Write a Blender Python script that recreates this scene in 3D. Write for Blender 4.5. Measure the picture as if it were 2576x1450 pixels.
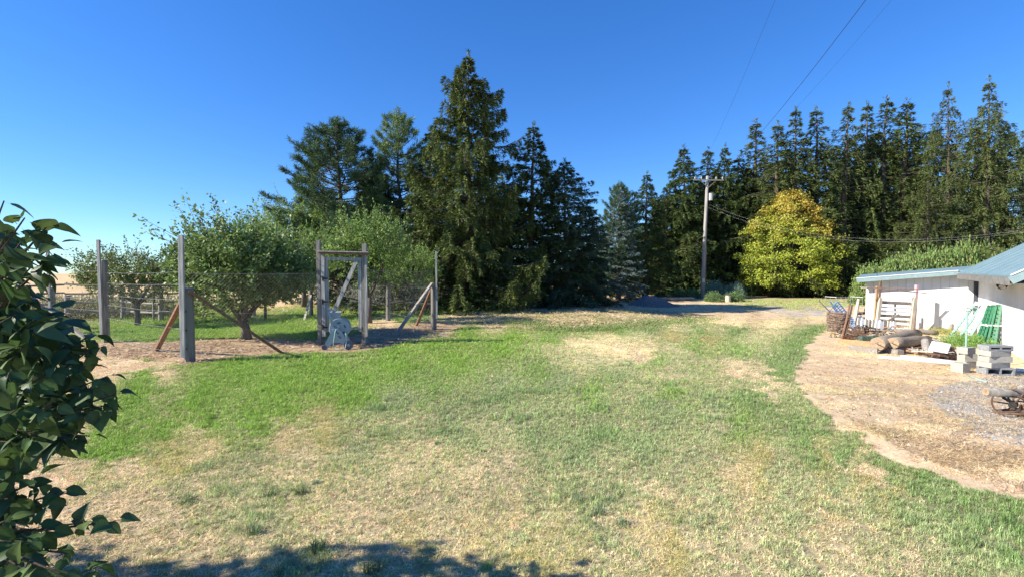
import bpy, math, random
import numpy as np
from mathutils import Vector, Matrix, Euler
for o in list(bpy.data.objects): bpy.data.objects.remove(o)
S = bpy.context.scene; C = S.collection
R = math.radians
random.seed(7); rng = np.random.default_rng(11)

# ------------------------------------------------------------------ camera
CH = 1.7; F = 1180.0; TP = 35.0/1180.0; PITCH = math.atan(TP)
cam = bpy.data.cameras.new('camera'); camo = bpy.data.objects.new('camera', cam); C.objects.link(camo)
cam.sensor_width = 36; cam.lens = 36*F/2576; cam.clip_start = .05; cam.clip_end = 6000
camo.location = (0, 0, CH); camo.rotation_euler = (math.pi/2-PITCH, 0, 0); S.camera = camo
# ------------------------------------------------------------------ sky and sun
SUN_EL = 34.0; SUN_TO = Vector((-.965, -.23, 0)).normalized()        # towards the sun, on the ground plane
w = bpy.data.worlds.new('World'); S.world = w; w.use_nodes = True
w.cycles.sampling_method = 'NONE'
nt = w.node_tree; nt.nodes.clear()
sky = nt.nodes.new('ShaderNodeTexSky'); sky.sky_type = 'NISHITA'; sky.sun_disc = False
sky.sun_elevation = R(SUN_EL); sky.sun_rotation = math.atan2(SUN_TO.x, SUN_TO.y)
sky.air_density = 1.0; sky.dust_density = .05; sky.ozone_density = 3.0; sky.altitude = 600
hs = nt.nodes.new('ShaderNodeHueSaturation'); hs.inputs['Saturation'].default_value = 1.4; hs.inputs['Hue'].default_value = .508
bg = nt.nodes.new('ShaderNodeBackground'); bg.inputs[1].default_value = .15
wo = nt.nodes.new('ShaderNodeOutputWorld')
gm = nt.nodes.new('ShaderNodeGamma'); gm.inputs[1].default_value = .80
tn = nt.nodes.new('ShaderNodeMix'); tn.data_type = 'RGBA'; tn.blend_type = 'MULTIPLY'; tn.inputs[0].default_value = 1; tn.inputs[7].default_value = (.50, .68, .87, 1)
nt.links.new(sky.outputs[0], gm.inputs[0]); nt.links.new(gm.outputs[0], hs.inputs['Color']); nt.links.new(hs.outputs[0], tn.inputs[6]); nt.links.new(tn.outputs[2], bg.inputs[0]); nt.links.new(bg.outputs[0], wo.inputs[0])
sl = bpy.data.lights.new('sun', 'SUN'); sl.energy = 4.4; sl.angle = R(.53); sl.color = (1, .93, .78)
so = bpy.data.objects.new('sun', sl); C.objects.link(so)
sd = SUN_TO*math.cos(R(SUN_EL)) + Vector((0, 0, math.sin(R(SUN_EL))))
so.rotation_euler = sd.to_track_quat('Z', 'Y').to_euler(); so.location = sd*60
S.view_settings.view_transform = 'Standard'; S.view_settings.look = 'None'; S.view_settings.gamma = 1
S.view_settings.use_curve_mapping = False; S.view_settings.exposure = 1.18
S.cycles.use_denoising = True; S.cycles.denoising_prefilter = 'NONE'; S.cycles.denoising_input_passes = 'RGB_ALBEDO_NORMAL'; S.cycles.sample_clamp_indirect = 3; S.cycles.max_bounces = 6; S.cycles.diffuse_bounces = 3; S.cycles.transparent_max_bounces = 6

# ------------------------------------------------------------------ terrain and pixel -> ground helpers
def sst(a, b, x):
    t = np.clip((x-a)/(b-a), 0, 1); return t*t*(3-2*t)
def vnoise(x, y, s=1.0, seed=0):
    x = np.asarray(x, float)*s; y = np.asarray(y, float)*s
    xi = np.floor(x).astype(np.int64); yi = np.floor(y).astype(np.int64); fx = x-xi; fy = y-yi
    fx = fx*fx*(3-2*fx); fy = fy*fy*(3-2*fy)
    def h(a, b):
        n = (a*374761393 + b*668265263 + seed*974711) & 0x7fffffff
        n = ((n ^ (n >> 13))*1274126177) & 0x7fffffff
        return ((n ^ (n >> 16)) & 0xffff)/65535.0
    return (h(xi, yi)*(1-fx)+h(xi+1, yi)*fx)*(1-fy)+(h(xi, yi+1)*(1-fx)+h(xi+1, yi+1)*fx)*fy
def fbm(x, y, s=1.0, seed=0, o=3):
    r = 0; a = .5; t = 0
    for i in range(o): r = r+a*vnoise(x, y, s*2**i, seed+i*17); t += a; a *= .5
    return r/t
def Hz(x, y):
    x = np.asarray(x, float); y = np.asarray(y, float)
    z = -.35*sst(3.5, 9, x)*(1-sst(22, 34, y))
    z = z + .05*(fbm(x, y, .35, 5)-.5)*sst(1, 5, y)
    z = z + 2.0*sst(50, 420, y)*(.7+.6*fbm(x, y, .004, 9)) + .25*sst(30, 90, -x)*sst(10, 40, y)
    return z
SP, CP = math.sin(PITCH), math.cos(PITCH)
def ray(u, v):
    a = (u-1288)/F; b = -(v-725)/F
    return Vector((a, CP+b*SP, -SP+b*CP))
def P(u, v):
    d = ray(u, v); t = 1.0; z = 0
    for i in range(40):
        t = (z-CH)/d.z if d.z < -1e-4 else 500
        z = float(Hz(d.x*t, d.y*t))
    return Vector((d.x*t, d.y*t, z))
def Pv(u, v):
    a = (u-1288)/F; b = -(v-725)/F; dy = CP+b*SP; dz = -SP+b*CP; z = np.zeros_like(a)
    for i in range(30): t = (z-CH)/dz; z = Hz(a*t, dy*t)
    return np.stack([a*t, dy*t, z], 1)
def at(u, v, Y):
    d = ray(u, v); t = Y/d.y; return Vector((d.x*t, Y, CH+d.z*t))
def zt(Y, v):
    k = (725-v)/F; return CH + Y*(k*CP-SP)/(CP+k*SP)
def proj(x, y, z):
    x = np.asarray(x, float); dz = z-CH; dep = np.maximum(y*CP-dz*SP, .05); up = y*SP+dz*CP
    return 1288+F*x/dep, 725-F*up/dep

# ------------------------------------------------------------------ object helpers
def ob(name, me, parent=None, label=None, cat=None, group=None, kind=None):
    o = bpy.data.objects.new(name, me); C.objects.link(o)
    if parent is not None: o.parent = parent
    if label: o['label'] = label
    if cat: o['category'] = cat
    if group: o['group'] = group
    if kind: o['kind'] = kind
    return o
def thing(name, loc, label, cat, group=None, rz=0):
    o = ob(name, None, None, label, cat, group); o.location = loc; o.rotation_euler = (0, 0, rz); o.empty_display_size = .2
    return o
def copy_tree(src, loc, rz=0, sc=(1, 1, 1), label=None, group=None):
    r = src.copy(); C.objects.link(r); r.location = loc; r.rotation_euler = (0, 0, rz); r.scale = sc
    if label: r['label'] = label
    if group: r['group'] = group
    for ch in list(src.children):
        c = ch.copy(); C.objects.link(c); c.parent = r
        for g in list(ch.children):
            d = g.copy(); C.objects.link(d); d.parent = c
    return r
class MB:
    """collects numpy chunks of quads/tris and makes one mesh"""
    def __init__(s): s.V = []; s.Q = []; s.n = 0; s.c = []; s.m = []
    def add(s, V, Fc, col=None, mi=0):
        V = np.asarray(V, float).reshape(-1, 3)
        Fc = [tuple(int(i)+s.n for i in f) for f in Fc] if not isinstance(Fc, np.ndarray) else Fc+s.n
        s.V.append(V); s.Q.append((Fc, mi)); s.n += len(V)
        c = np.ones((len(V), 4)); 
        if col is not None: c[:, :3] = np.asarray(col)
        s.c.append(c); return s
    def box(s, c, size, rot=None, mi=0, taper=1):
        sx, sy, sz = [a/2 for a in size]
        V = np.array([(x*sx*(taper if z > 0 else 1), y*sy*(taper if z > 0 else 1), z*sz) for x in (-1, 1) for y in (-1, 1) for z in (-1, 1)])
        if rot is not None: V = V @ np.array(rot.to_3x3() if hasattr(rot, 'to_3x3') else rot).T
        V = V+np.array(c)
        return s.add(V, [(0, 1, 3, 2), (4, 6, 7, 5), (0, 4, 5, 1), (2, 3, 7, 6), (0, 2, 6, 4), (1, 5, 7, 3)], mi=mi)
    def beam(s, a, b, w, h, up=(0, 0, 1), mi=0, mb=None):
        a = Vector(a); b = Vector(b); d = (b-a); L = d.length; d.normalize()
        up = Vector(up)
        if abs(d.dot(up)) > .98: up = Vector((1, 0, 0))
        sx = d.cross(up).normalized(); u2 = sx.cross(d)
        M3 = Matrix((sx, d, u2)).transposed()
        return s.box((a+b)/2, (w, L, h), M3, mi)
    def tube(s, pts, rad, n=6, mi=0, caps=True, jit=0):
        pts = [Vector(p) for p in pts]; k = len(pts)
        if not hasattr(rad, '__len__'): rad = [rad]*k
        V = []; prev = None
        for i, p in enumerate(pts):
            d = (pts[min(i+1, k-1)]-pts[max(i-1, 0)]).normalized()
            if prev is None:
                r = Vector((0, 0, 1)) if abs(d.z) < .9 else Vector((1, 0, 0)); x = d.cross(r).normalized()
            else: x = (prev-d*prev.dot(d)).normalized()
            y = d.cross(x); prev = x
            for j in range(n):
                a = 2*math.pi*j/n; rr = rad[i]*(1+(random.uniform(-jit, jit) if jit else 0))
                V.append(p+x*math.cos(a)*rr+y*math.sin(a)*rr)
        Fc = [(i*n+j, i*n+(j+1) % n, (i+1)*n+(j+1) % n, (i+1)*n+j) for i in range(k-1) for j in range(n)]
        if caps: Fc += [tuple(range(n-1, -1, -1)), tuple((k-1)*n+j for j in range(n))]
        return s.add([tuple(v) for v in V], Fc, mi=mi)
    def prism(s, poly, y0, y1, M=None, mi=0):
        n = len(poly); V = [(x, y0, z) for x, z in poly]+[(x, y1, z) for x, z in poly]
        if M is not None: V = [tuple(M @ Vector(v)) for v in V]
        Fc = [tuple(range(n)), tuple(range(2*n-1, n-1, -1))]+[(i, i+n, (i+1) % n+n, (i+1) % n) for i in range(n)]
        return s.add(V, Fc, mi=mi)
    def mesh(s, name, mats, smooth=False, usecol=False):
        me = bpy.data.meshes.new(name); V = np.concatenate(s.V).astype(np.float32)
        idx = []; tot = []; mi = []
        for Fc, m in s.Q:
            if isinstance(Fc, np.ndarray):
                idx.append(Fc.ravel()); tot.append(np.full(len(Fc), Fc.shape[1])); mi.append(np.full(len(Fc), m))
            else:
                idx.append(np.array([i for f in Fc for i in f])); tot.append(np.array([len(f) for f in Fc])); mi.append(np.full(len(Fc), m))
        idx = np.concatenate(idx).astype(np.int32); tot = np.concatenate(tot).astype(np.int32); mi = np.concatenate(mi).astype(np.int32)
        me.vertices.add(len(V)); me.vertices.foreach_set('co', V.ravel())
        me.loops.add(len(idx)); me.loops.foreach_set('vertex_index', idx)
        me.polygons.add(len(tot)); me.polygons.foreach_set('loop_start', np.concatenate([[0], np.cumsum(tot)[:-1]]).astype(np.int32))
        me.polygons.foreach_set('material_index', mi)
        me.polygons.foreach_set('use_smooth', np.full(len(tot), bool(smooth)))
        for m in (mats if isinstance(mats, (list, tuple)) else [mats]): me.materials.append(m)
        if usecol:
            a = me.color_attributes.new('col', 'FLOAT_COLOR', 'POINT'); a.data.foreach_set('color', np.concatenate(s.c).astype(np.float32).ravel())
        me.update(calc_edges=True); return me
    def ob(s, name, mats, parent=None, smooth=False, usecol=False, **kw):
        return ob(name, s.mesh(name, mats, smooth, usecol), parent, **kw)

# ------------------------------------------------------------------ materials
def newmat(name):
    m = bpy.data.materials.new(name); m.use_nodes = True; n = m.node_tree; b = n.nodes['Principled BSDF']; return m, n, b
def surf(name, c1, c2=None, scale=8, rough=.8, bump=.3, stretch=(1, 1, 1), metal=0, spec=.3, c3=None, bd=.01):
    m, n, b = newmat(name); c2 = c2 or tuple(x*.7 for x in c1)
    tc = n.nodes.new('ShaderNodeTexCoord'); mp = n.nodes.new('ShaderNodeMapping'); mp.inputs['Scale'].default_value = stretch
    t = n.nodes.new('ShaderNodeTexNoise'); t.inputs['Scale'].default_value = scale; t.inputs['Detail'].default_value = 6
    t2 = n.nodes.new('ShaderNodeTexNoise'); t2.inputs['Scale'].default_value = scale*.17; t2.inputs['Detail'].default_value = 3
    r = n.nodes.new('ShaderNodeValToRGB'); e = r.color_ramp.elements; e[0].position = .33; e[1].position = .67
    e[0].color = (*c2, 1); e[1].color = (*c1, 1)
    L = n.links.new; L(tc.outputs['Object'], mp.inputs[0]); L(mp.outputs[0], t.inputs[0]); L(mp.outputs[0], t2.inputs[0]); L(t.outputs[0], r.inputs[0])
    out = r.outputs[0]
    if c3:
        mx = n.nodes.new('ShaderNodeMix'); mx.data_type = 'RGBA'; mr = n.nodes.new('ShaderNodeMapRange')
        mr.inputs[1].default_value = .48; mr.inputs[2].default_value = .62
        L(t2.outputs[0], mr.inputs[0]); L(mr.outputs[0], mx.inputs[0]); L(out, mx.inputs[6]); mx.inputs[7].default_value = (*c3, 1); out = mx.outputs[2]
    L(out, b.inputs['Base Color']); b.inputs['Roughness'].default_value = rough; b.inputs['Metallic'].default_value = metal
    b.inputs['Specular IOR Level'].default_value = spec
    if bump:
        bp = n.nodes.new('ShaderNodeBump'); bp.inputs['Strength'].default_value = bump; bp.inputs['Distance'].default_value = bd
        L(t.outputs[0], bp.inputs['Height']); L(bp.outputs[0], b.inputs['Normal'])
    return m
def leafmat(name, rough=.55, transl=.25, inst=False, spec=.35, tcol=1.3):
    m, n, b = newmat(name); a = n.nodes.new('ShaderNodeAttribute'); a.attribute_name = 'col'
    L = n.links.new; out = a.outputs['Color']
    if inst:
        a.attribute_type = 'INSTANCER'; g = n.nodes.new('ShaderNodeAttribute'); g.attribute_name = 'col'
        mx = n.nodes.new('ShaderNodeMix'); mx.data_type = 'RGBA'; mx.blend_type = 'MULTIPLY'; mx.inputs[0].default_value = 1
        L(out, mx.inputs[6]); L(g.outputs['Color'], mx.inputs[7]); out = mx.outputs[2]
    L(out, b.inputs['Base Color']); b.inputs['Roughness'].default_value = rough; b.inputs['Specular IOR Level'].default_value = spec
    tr = n.nodes.new('ShaderNodeBsdfTranslucent'); ms = n.nodes.new('ShaderNodeMixShader'); ms.inputs[0].default_value = transl
    hv = n.nodes.new('ShaderNodeHueSaturation'); hv.inputs['Value'].default_value = tcol; hv.inputs['Hue'].default_value = .49
    L(out, hv.inputs['Color']); L(hv.outputs[0], tr.inputs[0]); o = n.nodes['Material Output']
    L(b.outputs[0], ms.inputs[1]); L(tr.outputs[0], ms.inputs[2]); L(ms.outputs[0], o.inputs[0]); return m
M = {}
M['post'] = surf('post_wood', (.30, .28, .25), (.13, .12, .11), 22, .9, .6, (1, 1, .12), c3=(.2, .18, .16))
M['plank'] = surf('plank_wood', (.42, .41, .39), (.22, .22, .22), 26, .9, .5, (1, 1, .1))
M['redwood'] = surf('red_wood', (.28, .15, .09), (.14, .08, .05), 20, .85, .4, (1, 1, 1))
M['pale'] = surf('pale_wood', (.62, .56, .46), (.42, .36, .28), 18, .85, .4, (1, 1, .3))
M['greywood'] = surf('grey_wood', (.36, .33, .30), (.18, .165, .15), 18, .9, .5, (1, 1, 1), c3=(.26, .22, .19))
M['logside'] = surf('log_bark', (.33, .27, .21), (.15, .12, .095), 24, .95, .8, (1, .45, 1), c3=(.24, .2, .165))
M['logend'] = surf('log_end', (.42, .31, .21), (.24, .17, .11), 25, .9, .5)
M['pole'] = surf('pole_wood', (.38, .35, .32), (.23, .21, .19), 14, .9, .5, (1, 1, .08))
M['bark'] = surf('bark', (.16, .125, .1), (.07, .055, .045), 14, .95, .8, (1, 1, .3))
M['greybark'] = surf('grey_bark', (.15, .125, .105), (.075, .06, .052), 16, .95, .7, (1, 1, .3))
M['twig'] = surf('twig_bark', (.12, .09, .07), (.06, .045, .035), 30, .8, .3)
M['wire'] = surf('galvanised_wire', (.45, .46, .47), (.3, .3, .3), 30, .5, 0, metal=.6)
M['rust'] = surf('rusty_iron', (.22, .12, .075), (.09, .055, .04), 30, .85, .5, metal=.2, c3=(.14, .1, .08))
M['dark'] = surf('dark_iron', (.06, .055, .05), (.03, .028, .026), 30, .7, .3, metal=.3)
M['white'] = surf('white_paint', (.78, .78, .79), (.70, .70, .72), 5, .7, 0, (1, 1, .15), c3=(.70, .69, .67)); M['backing'] = surf('wall_backing', (.35, .35, .36), (.25, .25, .26), 5, .8, .1)
M['whitetrim'] = surf('white_plastic', (.85, .86, .86), (.74, .75, .75), 12, .5, .05)
M['roof'] = surf('blue_roof_metal', (.21, .31, .35), (.17, .26, .30), 2, .42, .03, spec=.5)
M['fascia'] = surf('fascia_paint', (.25, .34, .36), (.20, .28, .30), 8, .6, .05)
M['oldfascia'] = surf('bare_fascia', (.27, .26, .25), (.15, .145, .14), 9, .9, .5)
M['darktrim'] = surf('dark_trim', (.07, .075, .10), (.05, .055, .075), 9, .7, .1)
M['blue'] = surf('blue_paint', (.04, .22, .55), (.03, .15, .42), 10, .45, .05)
M['palegreen'] = surf('pale_green_paint', (.30, .46, .40), (.21, .35, .30), 12, .7, .2)
M['green'] = surf('green_paint', (.015, .17, .075), (.01, .10, .045), 10, .45, .1)
M['concrete'] = surf('concrete', (.46, .43, .37), (.33, .31, .27), 28, .95, .6, c3=(.38, .36, .32), bd=.004)
M['greyconcrete'] = surf('grey_concrete', (.31, .32, .33), (.2, .21, .22), 28, .95, .6, bd=.004)
M['plastic'] = surf('grey_plastic', (.36, .40, .44), (.29, .33, .37), 5, .5, .05)
M['plasticd'] = surf('dark_plastic', (.12, .14, .18), (.09, .1, .13), 5, .5, .05)
M['hose'] = surf('hose_rubber', (.35, .52, .46), (.25, .42, .38), 6, .4, 0)
M['vine'] = surf('vine_twig', (.34, .25, .19), (.17, .12, .09), 20, .9, .4)
M['clay'] = surf('orange_board', (.50, .31, .17), (.38, .22, .12), 14, .85, .3)
M['gravelpile'] = surf('gravel_pile', (.20, .19, .18), (.09, .085, .08), 16, .95, .9, bd=.04)
M['straw'] = surf('straw', (.66, .52, .28), (.46, .33, .16), 20, .8, 0)
M['glass'] = surf('lamp_glass', (.55, .53, .48), (.45, .43, .4), 20, .2, 0, spec=.6)
M['cable'] = surf('cable', (.04, .045, .06), (.03, .03, .04), 20, .6, 0)
M['lightcable'] = surf('pale_cable', (.55, .56, .56), (.45, .45, .45), 20, .6, 0)
M['porcelain'] = surf('porcelain', (.5, .5, .5), (.35, .35, .35), 20, .3, 0)
M['pink'] = surf('pink_stain', (.62, .42, .44), (.5, .3, .33), 14, .8, .2)
M['conif'] = leafmat('conifer_needles', .65, .12, spec=.2)
M['leaf'] = leafmat('tree_leaves', .5, .3)
M['lilac'] = leafmat('lilac_leaves', .5, .22, spec=.22)
M['grass'] = leafmat('grass_blades', .6, .25, inst=True, spec=.25, tcol=1.1)
M['weed'] = leafmat('weed_leaves', .7, .25)

# ------------------------------------------------------------------ what grows where
TY = dict(G=0, M=1, S=2, P=3, D=4, U=5, R=6, W=7, O=8, E=9)
BL = np.array([(.31, .50, .085), (.38, .48, .21), (.80, .68, .42), (.86, .76, .44), (.70, .52, .32), (.50, .36, .22), (.4, .36, .27), (.66, .46, .22), (.54, .50, .20), (.20, .35, .085)])
GR = np.array([(.13, .19, .04), (.26, .24, .13), (.50, .40, .25), (.68, .55, .32), (.64, .475, .30), (.40, .285, .175), (.37, .355, .33), (.66, .46, .25), (.36, .30, .15), (.12, .15, .05)])
COVER = np.array([1, 1, .95, .85, .05, .06, .0, .0, 1, 1])
CT = []
def cp(t, *pts):
    wv = np.zeros(10)
    for ch in t: wv[TY[ch]] += 1/len(t)
    for p in pts: CT.append((p[0], p[1], wv))
cp('DS', (60, 1400), (150, 1290), (60, 1180), (40, 1100), (130, 1440), (-200, 1200), (-200, 1000), (180, 1060))
cp('DSSM', (180, 1170), (250, 1350), (300, 1440), (280, 1290), (330, 1210), (420, 1300), (340, 1380), (880, 1300), (560, 1400), (960, 1380))
cp('SSM', (500, 1190), (650, 1230), (760, 1150), (950, 1240), (600, 1300), (1100, 1300), (1200, 1230), (1280, 1170), (850, 1400), (1050, 1110), (1620, 1260), (1750, 1380), (1520, 1300), (1900, 1400), (2250, 1420), (2100, 1400))
cp('SMM', (450, 1250), (1350, 1280), (1500, 1200), (1700, 1180), (1250, 1120), (620, 1180), (900, 1130), (1330, 1380), (1500, 1370), (2000, 1260), (1800, 1290), (2200, 1300), (2350, 1380), (2500, 1420), (2000, 1430), (700, 1340), (1780, 1090), (1950, 1180))
cp('OS', (1150, 1400), (1300, 1330), (1450, 1430), (1650, 1330), (1850, 1210), (750, 1100), (500, 1130), (2080, 1320))
cp('O', (1900, 1160), (1350, 1440), (1000, 1430), (420, 1170), (850, 1060), (1700, 1430))
cp('M', (1000, 1020), (1150, 1060), (1350, 1080), (1500, 1050), (1650, 1040), (1800, 1020), (1250, 990), (1400, 960), (1550, 940), (1600, 1130), (1430, 1130), (2250, 1250), (2400, 1300), (2500, 1350), (1700, 940), (2120, 1220))
cp('MG', (1080, 970), (1500, 990), (1350, 930), (1700, 990), (1850, 1060), (1650, 900), (1750, 870), (1860, 880))
cp('G', (300, 1110), (400, 1090), (520, 1070), (640, 1050), (330, 1000), (500, 980), (700, 970), (850, 970), (600, 920), (800, 920), (1000, 920), (1150, 900), (1250, 880), (900, 1000), (1100, 860), (1000, 880), (1300, 850), (1180, 840), (1400, 850), (360, 930), (250, 1130), (740, 1020))
cp('EM', (1900, 1020), (1980, 1060), (2050, 1110), (2150, 1150), (2250, 1190), (2350, 1230), (2450, 1260), (2560, 1290), (1990, 900), (2010, 870), (2030, 840), (2050, 825), (1960, 930), (1640, 830), (1750, 830), (1850, 830), (1920, 1000))
cp('S', (1700, 940), (1850, 930), (1920, 950), (1600, 890), (300, 905), (260, 930), (400, 925), (1950, 975), (2130, 1180), (2200, 1200))
cp('O', (2100, 1165), (2180, 1215), (2260, 1240), (1690, 850), (1780, 855))
cp('P', (1430, 865), (1500, 870), (1560, 880), (1630, 880), (1480, 850), (1540, 855), (1700, 815), (1850, 810), (1950, 815), (1780, 806))
cp('PM', (1600, 845), (1700, 880), (1400, 880), (1720, 830), (1900, 850), (1480, 900), (1580, 910))
cp('MG', (1400, 838), (1480, 832), (1560, 832))
cp('G', (350, 830), (500, 835), (700, 820), (850, 800), (740, 785), (950, 790), (560, 800), (400, 815), (300, 840), (750, 840), (1000, 800), (1050, 790), (1090, 783))
cp('GP', (1160, 781), (1250, 780), (720, 775))
cp('S', (1150, 800), (1300, 790), (1450, 785), (1560, 800), (1250, 815), (1350, 812), (1650, 795), (1200, 790))
cp('SO', (1350, 800), (1500, 800), (1420, 820), (1600, 785), (1180, 805))
cp('DU', (1450, 815), (1700, 785), (1300, 803))
cp('SD', (1600, 772), (1450, 777), (1300, 779), (1550, 775))
cp('D', (1750, 775), (1850, 780), (1950, 790), (2050, 800), (1700, 765), (1650, 762), (1800, 765), (2080, 795), (1850, 795), (1700, 778))
cp('UD', (1900, 800), (1750, 790), (1820, 788))
cp('R', (2000, 783), (2060, 785), (1700, 750), (1630, 765), (1950, 781))
cp('GP', (1900, 762), (2000, 768), (2100, 772), (1950, 752), (2050, 756), (2150, 760), (2180, 775), (1880, 755), (2000, 750))
cp('U', (1500, 766), (1300, 772), (1560, 757), (1700, 742), (1450, 760), (1850, 744), (2000, 744), (1250, 770), (1620, 745), (2150, 744), (2300, 744), (1350, 765))
cp('W', (100, 740), (300, 735), (500, 740), (650, 745), (700, 765), (100, 780), (750, 760), (60, 705), (400, 705), (800, 740), (1000, 740), (200, 760), (-300, 740), (620, 765))
cp('D', (1100, 835), (980, 800), (970, 812))
CTa = np.array([(c[0], 330*math.log(c[1]-684)) for c in CT]); CTw = np.array([c[2] for c in CT])
POLYS = [  # (types, polygon)
 ('D', [(2075, 770), (2090, 815), (2060, 838), (2045, 855), (2010, 880), (2040, 900), (2010, 925), (1985, 935), (2005, 965), (2040, 985), (2045, 1030), (2110, 1075), (2180, 1105), (2240, 1140), (2310, 1170), (2380, 1195), (2460, 1222), (2600, 1260), (3400, 1400), (3400, 775)]),
 ('RRD', [(2330, 985), (2420, 960), (2500, 945), (3200, 950), (3200, 1190), (2600, 1120), (2480, 1090), (2400, 1050), (2340, 1010)]),
 ('U', [(180, 872), (250, 858), (420, 858), (560, 850), (640, 846), (760, 858), (830, 852), (960, 828), (1060, 810), (1130, 812), (1190, 818), (1110, 832), (1010, 862), (960, 875), (880, 885), (740, 886), (600, 898), (480, 918), (380, 905), (300, 895), (200, 900)]),
 ('SD', [(200, 900), (300, 897), (390, 912), (380, 925), (330, 935), (200, 930)]),
]
def inpoly(u, v, poly):
    r = np.zeros(u.shape, bool); n = len(poly)
    for i in range(n):
        x1, y1 = poly[i]; x2, y2 = poly[(i+1) % n]
        c = ((y1 > v) != (y2 > v)) & (u < (x2-x1)*(v-y1)/((y2-y1) or 1e-9)+x1); r ^= c
    return r
def zones(x, y):
    x = np.asarray(x, float); y = np.asarray(y, float); z = Hz(x, y)
    u, v = proj(x, np.maximum(y, 1.2), np.minimum(z, .2))
    v = np.clip(v, 691, 2200); b = 330*np.log(v-684)
    k = 4*np.sqrt(np.maximum(y, 1))
    n1 = (fbm(x, y, .9, 1)-.5); n2 = (fbm(x, y, .9, 2)-.5); m1 = fbm(x, y, 5, 3, 2)-.5; m2 = fbm(x, y, 5, 4, 2)-.5
    px = F/np.maximum(y, 1.5)
    du = (n1*.55+m1*.4)*px; dv = (n2*.55+m2*.4)
    a = u+du*.9; bb = b+dv*95
    out = np.zeros(x.shape+(10,)); A = a.ravel(); B = bb.ravel(); O = out.reshape(-1, 10)
    for i in range(0, len(A), 20000):
        d = (A[i:i+20000, None]-CTa[None, :, 0])**2+(B[i:i+20000, None]-CTa[None, :, 1])**2+60
        wt = 1/d**1.5; wt /= wt.sum(1, keepdims=True); O[i:i+20000] = wt@CTw
    ue = u+(n1*.5+m1*.35)*px*.8; ve = v+(n2*.5+m2*.5)*(v-684)*.06
    for t, poly in POLYS:
        q = inpoly(ue, ve, poly); wv = np.zeros(10)
        for ch in t: wv[TY[ch]] += 1/len(t)
        out[q] = wv
    # golden straw patches on the dirt
    D = out[..., TY['D']].copy(); sp = sst(.52, .64, fbm(x*.55, y*1.5, 1.3, 31))*.8*sst(2, 5, x)
    out[..., TY['D']] = D*(1-sp); out[..., TY['P']] += D*sp
    rg = out[..., TY['R']].copy(); sp = sst(.45, .6, fbm(x, y, .9, 41))*.75; out[..., TY['R']] = rg*(1-sp); out[..., TY['D']] += rg*sp
    return out

# ------------------------------------------------------------------ ground sheet
def ground():
    az = np.concatenate([np.linspace(-math.pi, -1.0, 40, endpoint=False), np.linspace(-1.0, 1.0, 480, endpoint=False), np.linspace(1.0, math.pi, 41)])
    rr = np.concatenate([[0.0], np.geomspace(.8, 60, 430), np.geomspace(62, 3500, 50)])
    A, Q = np.meshgrid(az, rr); X = Q*np.sin(A); Y = Q*np.cos(A); Z = Hz(X, Y)
    wz = zones(X, Y); col = wz@GR
    mul = .82+.36*fbm(X, Y, 2.3, 21, 4)
    rough = wz[..., TY['D']]+wz[..., TY['U']]+wz[..., TY['R']]*.5
    Z = Z+.035*(fbm(X, Y, 5, 51, 4)-.5)*np.clip(rough, 0, 1)*sst(60, 10, Q)
    nr, na = X.shape
    V = np.stack([X, Y, Z], -1).reshape(-1, 3); i = np.arange(nr-1)[:, None]*na+np.arange(na-1)[None]
    Fc = np.stack([i, i+na, i+na+1, i+1], -1).reshape(-1, 4)
    mb = MB(); mb.add(V, Fc, (col*mul[..., None]).reshape(-1, 3))
    m, n, b = newmat('ground_soil'); L = n.links.new
    at_ = n.nodes.new('ShaderNodeAttribute'); at_.attribute_name = 'col'; tc = n.nodes.new('ShaderNodeTexCoord')
    t = n.nodes.new('ShaderNodeTexNoise'); t.inputs['Scale'].default_value = 26; t.inputs['Detail'].default_value = 8; t.inputs['Roughness'].default_value = .7
    t3 = n.nodes.new('ShaderNodeTexNoise'); t3.inputs['Scale'].default_value = 2.6; t3.inputs['Detail'].default_value = 6
    mr = n.nodes.new('ShaderNodeMapRange'); mr.inputs[1].default_value = .3; mr.inputs[2].default_value = .7; mr.inputs[3].default_value = .62; mr.inputs[4].default_value = 1.3
    mr3 = n.nodes.new('ShaderNodeMapRange'); mr3.inputs[1].default_value = .3; mr3.inputs[2].default_value = .7; mr3.inputs[3].default_value = .8; mr3.inputs[4].default_value = 1.16
    mm = n.nodes.new('ShaderNodeMath'); mm.operation = 'MULTIPLY'
    vm = n.nodes.new('ShaderNodeVectorMath'); vm.operation = 'SCALE'
    L(tc.outputs['Object'], t.inputs[0]); L(tc.outputs['Object'], t3.inputs[0]); L(t.outputs[0], mr.inputs[0]); L(t3.outputs[0], mr3.inputs[0])
    L(mr.outputs[0], mm.inputs[0]); L(mr3.outputs[0], mm.inputs[1]); L(at_.outputs['Color'], vm.inputs[0]); L(mm.outputs[0], vm.inputs['Scale']); L(vm.outputs[0], b.inputs['Base Color'])
    bp = n.nodes.new('ShaderNodeBump'); bp.inputs['Strength'].default_value = .7; bp.inputs['Distance'].default_value = .02; L(t.outputs[0], bp.inputs['Height']); L(bp.outputs[0], b.inputs['Normal'])
    b.inputs['Roughness'].default_value = .95; b.inputs['Specular IOR Level'].default_value = .1
    mb.ob('ground', m, smooth=True, usecol=True, kind='structure')
ground()

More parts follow.
